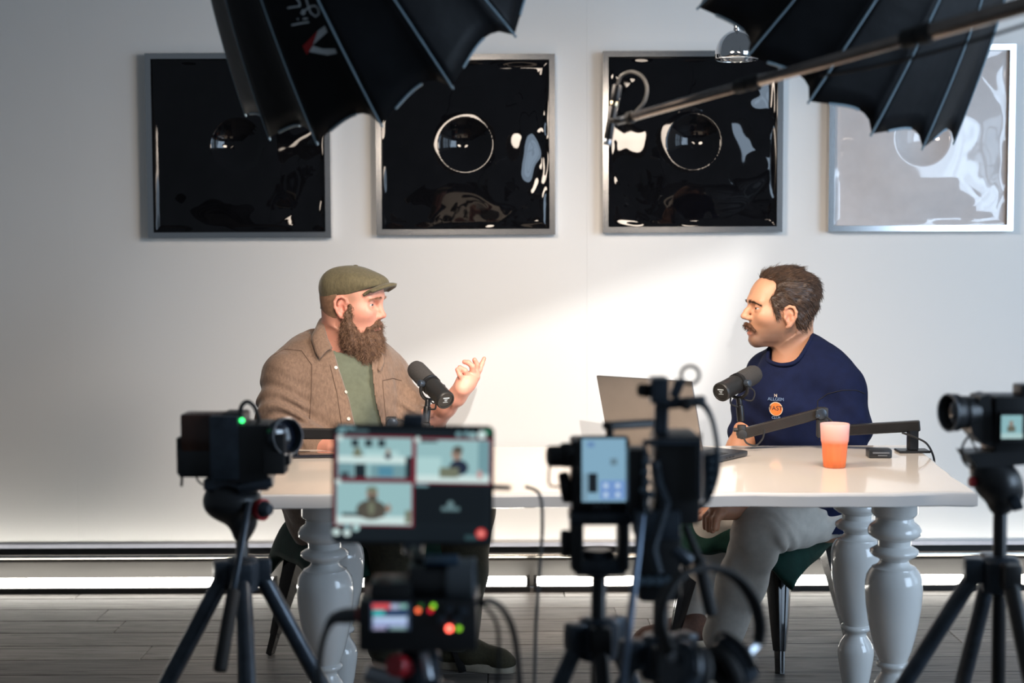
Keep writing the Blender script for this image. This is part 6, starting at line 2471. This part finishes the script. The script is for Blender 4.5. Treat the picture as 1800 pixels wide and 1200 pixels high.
ribbon(band, .026, .011, 'headband', 'black_rubber', t, (.55, -.85, .25))
for (c_, ax) in ((W(1288, 1165, d + .02), Vector((-.80, -.45, -.38))), (W(1196, 1178, d - .06), Vector((.85, .40, -.30)))):
    ax = ax.normalized()
    b = MB(); b.lathe([(.030, -.018), (.038, -.012), (.040, 0), (.037, .010), (.030, .012)], c_, ax, 30); cp = b.build('ear_cup', 'blue_black', t)
    b = MB(); b.torus(c_ + ax * .020, ax, .028, .011, 30, 10); b.build('ear_pad', 'black_rubber', cp)
    b = MB(); b.torus(c_ - ax * .004, ax, .045, .0035, 24, 8, 0, PI, rot=frame(ax)); b.build('yoke', 'black_alu', cp)
b = MB(); b.beam(W(1330, 1132, d + .055), W(1312, 1152, d + .04), .012, .008, (0, 1, 0), .002); b.beam(W(1176, 1150, d - .08), W(1184, 1164, d - .075), .012, .008, (0, 1, 0), .002); b.build('slider', 'grey_alu', t)

# ---------------------------------------------------------------- right camera
d = 2.6
K = PXM(d)
apex = W(1757, 1000, d)
tripod('black camera tripod beside the table end, under the right camera', apex, [leg_foot(apex, 1622, 1195, d + .02), leg_foot(apex, 1796, 1180, d - .11), (apex.x - .02, apex.y + .42)], 15 * K, post_to=W(1757, 892, d), spread_top=.045)
t = thing('fluid_head', W(1757, 895, d), 'black fluid head beside the table corner under the right camera', 'tripod head')
S = SDF(np.array(W(1760, 850, d)) - .10, np.array(W(1760, 850, d)) + .12, .004)
S.ell(W(1752, 850, d), (40 * K, .05, 38 * K), .01)
S.cone(W(1735, 825, d), W(1770, 870, d), 30 * K, 26 * K, .02)
S.cone(W(1757, 868, d), W(1757, 888, d), 28 * K, 22 * K, .01)
V, Fq = S.mesh(1)
np_mesh('body', V, Fq, 'black_plastic', t)
b = MB(); b.prism([W(1700, 800, d - .035), W(1830, 795, d - .035), W(1830, 818, d - .035), W(1718, 826, d - .035)], (0, .07, 0)); b.build('plate', 'black_plastic', t, smooth=False)
b = MB(); b.rcyl(W(1712, 850, d - .01), W(1704, 850, d - .012), .010, .002, 16); b.build('drag_ring', 'red_plastic', t)
b = MB(); b.rcyl(W(1775, 890, d - .035), W(1795, 885, d - .04), 13 * K, .003, 18); b.build('knob', 'blue_black', t)
t = thing('cinema_camera', W(1765, 795, d), 'black video camera with small screen facing away from the table end', 'camera')
b = MB(); b.boxab(W(1720, 790, d + .05), W(1840, 700, d - .035), .008, 2); b.build('body', 'black_plastic', t)
b = MB(); b.prism([W(1704, 745, d - .03), W(1724, 700, d - .03), W(1740, 696, d - .03), W(1750, 790, d - .03), W(1728, 785, d - .03), W(1708, 765, d - .03)], (0, .06, 0)); b.build('shoulder', 'black_plastic', t, smooth=False)
l0, l1 = W(1722, 727, d), W(1660, 728, d - .02)
lax = (l1 - l0).normalized()
b = MB(); b.lathe([(24 * K, 0), (24 * K, .012), (28 * K, .014), (29 * K, .036), (27 * K, .038), (30 * K, .046), (33 * K, .050), (33 * K, .064), (31 * K, .066), (29 * K, .060), (27 * K, .056)], l0, lax, 36, closed=False); ln = b.build('lens', 'black_plastic', t)
b = MB(); b.lathe([(28 * K, .052), (16 * K, .058), (0, .060)], l0, lax, 36, closed=False); b.build('front_glass', 'glass_lens', ln)
b = MB(); b.torus(l0 + lax * .066, lax, 32 * K, .0022, 36, 8); b.build('front_ring', 'grey_alu', ln)
b = MB(); b.boxab(W(1778, 700, d + .02), W(1840, 680, d - .03), .005, 2); b.build('top_handle', 'black_plastic', t)
b = MB(); b.boxab(W(1752, 782, d - .036), W(1840, 728, d - .050), .003, 2); fl = b.build('screen_housing', 'black_plastic', t)
fd = d - .0505
fbox(1759, 774, 1797, 733, ec((.30, .56, .60)), 'display', fl, .0006)
for (x0, y0, x1, y1, c_) in ((1770, 762, 1784, 752, (.14, .14, .10)), (1774, 752, 1780, 743, (.32, .22, .16)), (1759, 774, 1797, 765, (.48, .70, .70)), (1796, 774, 1797, 733, (.30, .03, .05))):
    fbox(x0, y0, x1, y1, ec(c_), 'display_patch', fl, .0005, .0008)
b = MB(); b.tube([W(1703, 768, d), W(1692, 785, d), W(1690, 805, d), W(1698, 820, d), W(1708, 826, d)], .0022, 6); b.tube([W(1705, 772, d), W(1714, 790, d), W(1722, 800, d)], .0018, 6); b.build('cable', 'black_rubber', t)

# loose stand leg and cable between the rigs (thin, far out of focus)
b = MB(); b.tube([W(922, 855, 2.5), W(948, 870, 2.5), W(952, 930, 2.5), W(946, 1010, 2.5), W(940, 1100, 2.5), W(936, 1240, 2.5)], .0032, 6)
o = b.build('cable', mat('thin_grey_cable', (.05, .05, .05), .5, var=.1)); solo(o, 'thin dark cable hanging between tablet and middle camera', 'cable')
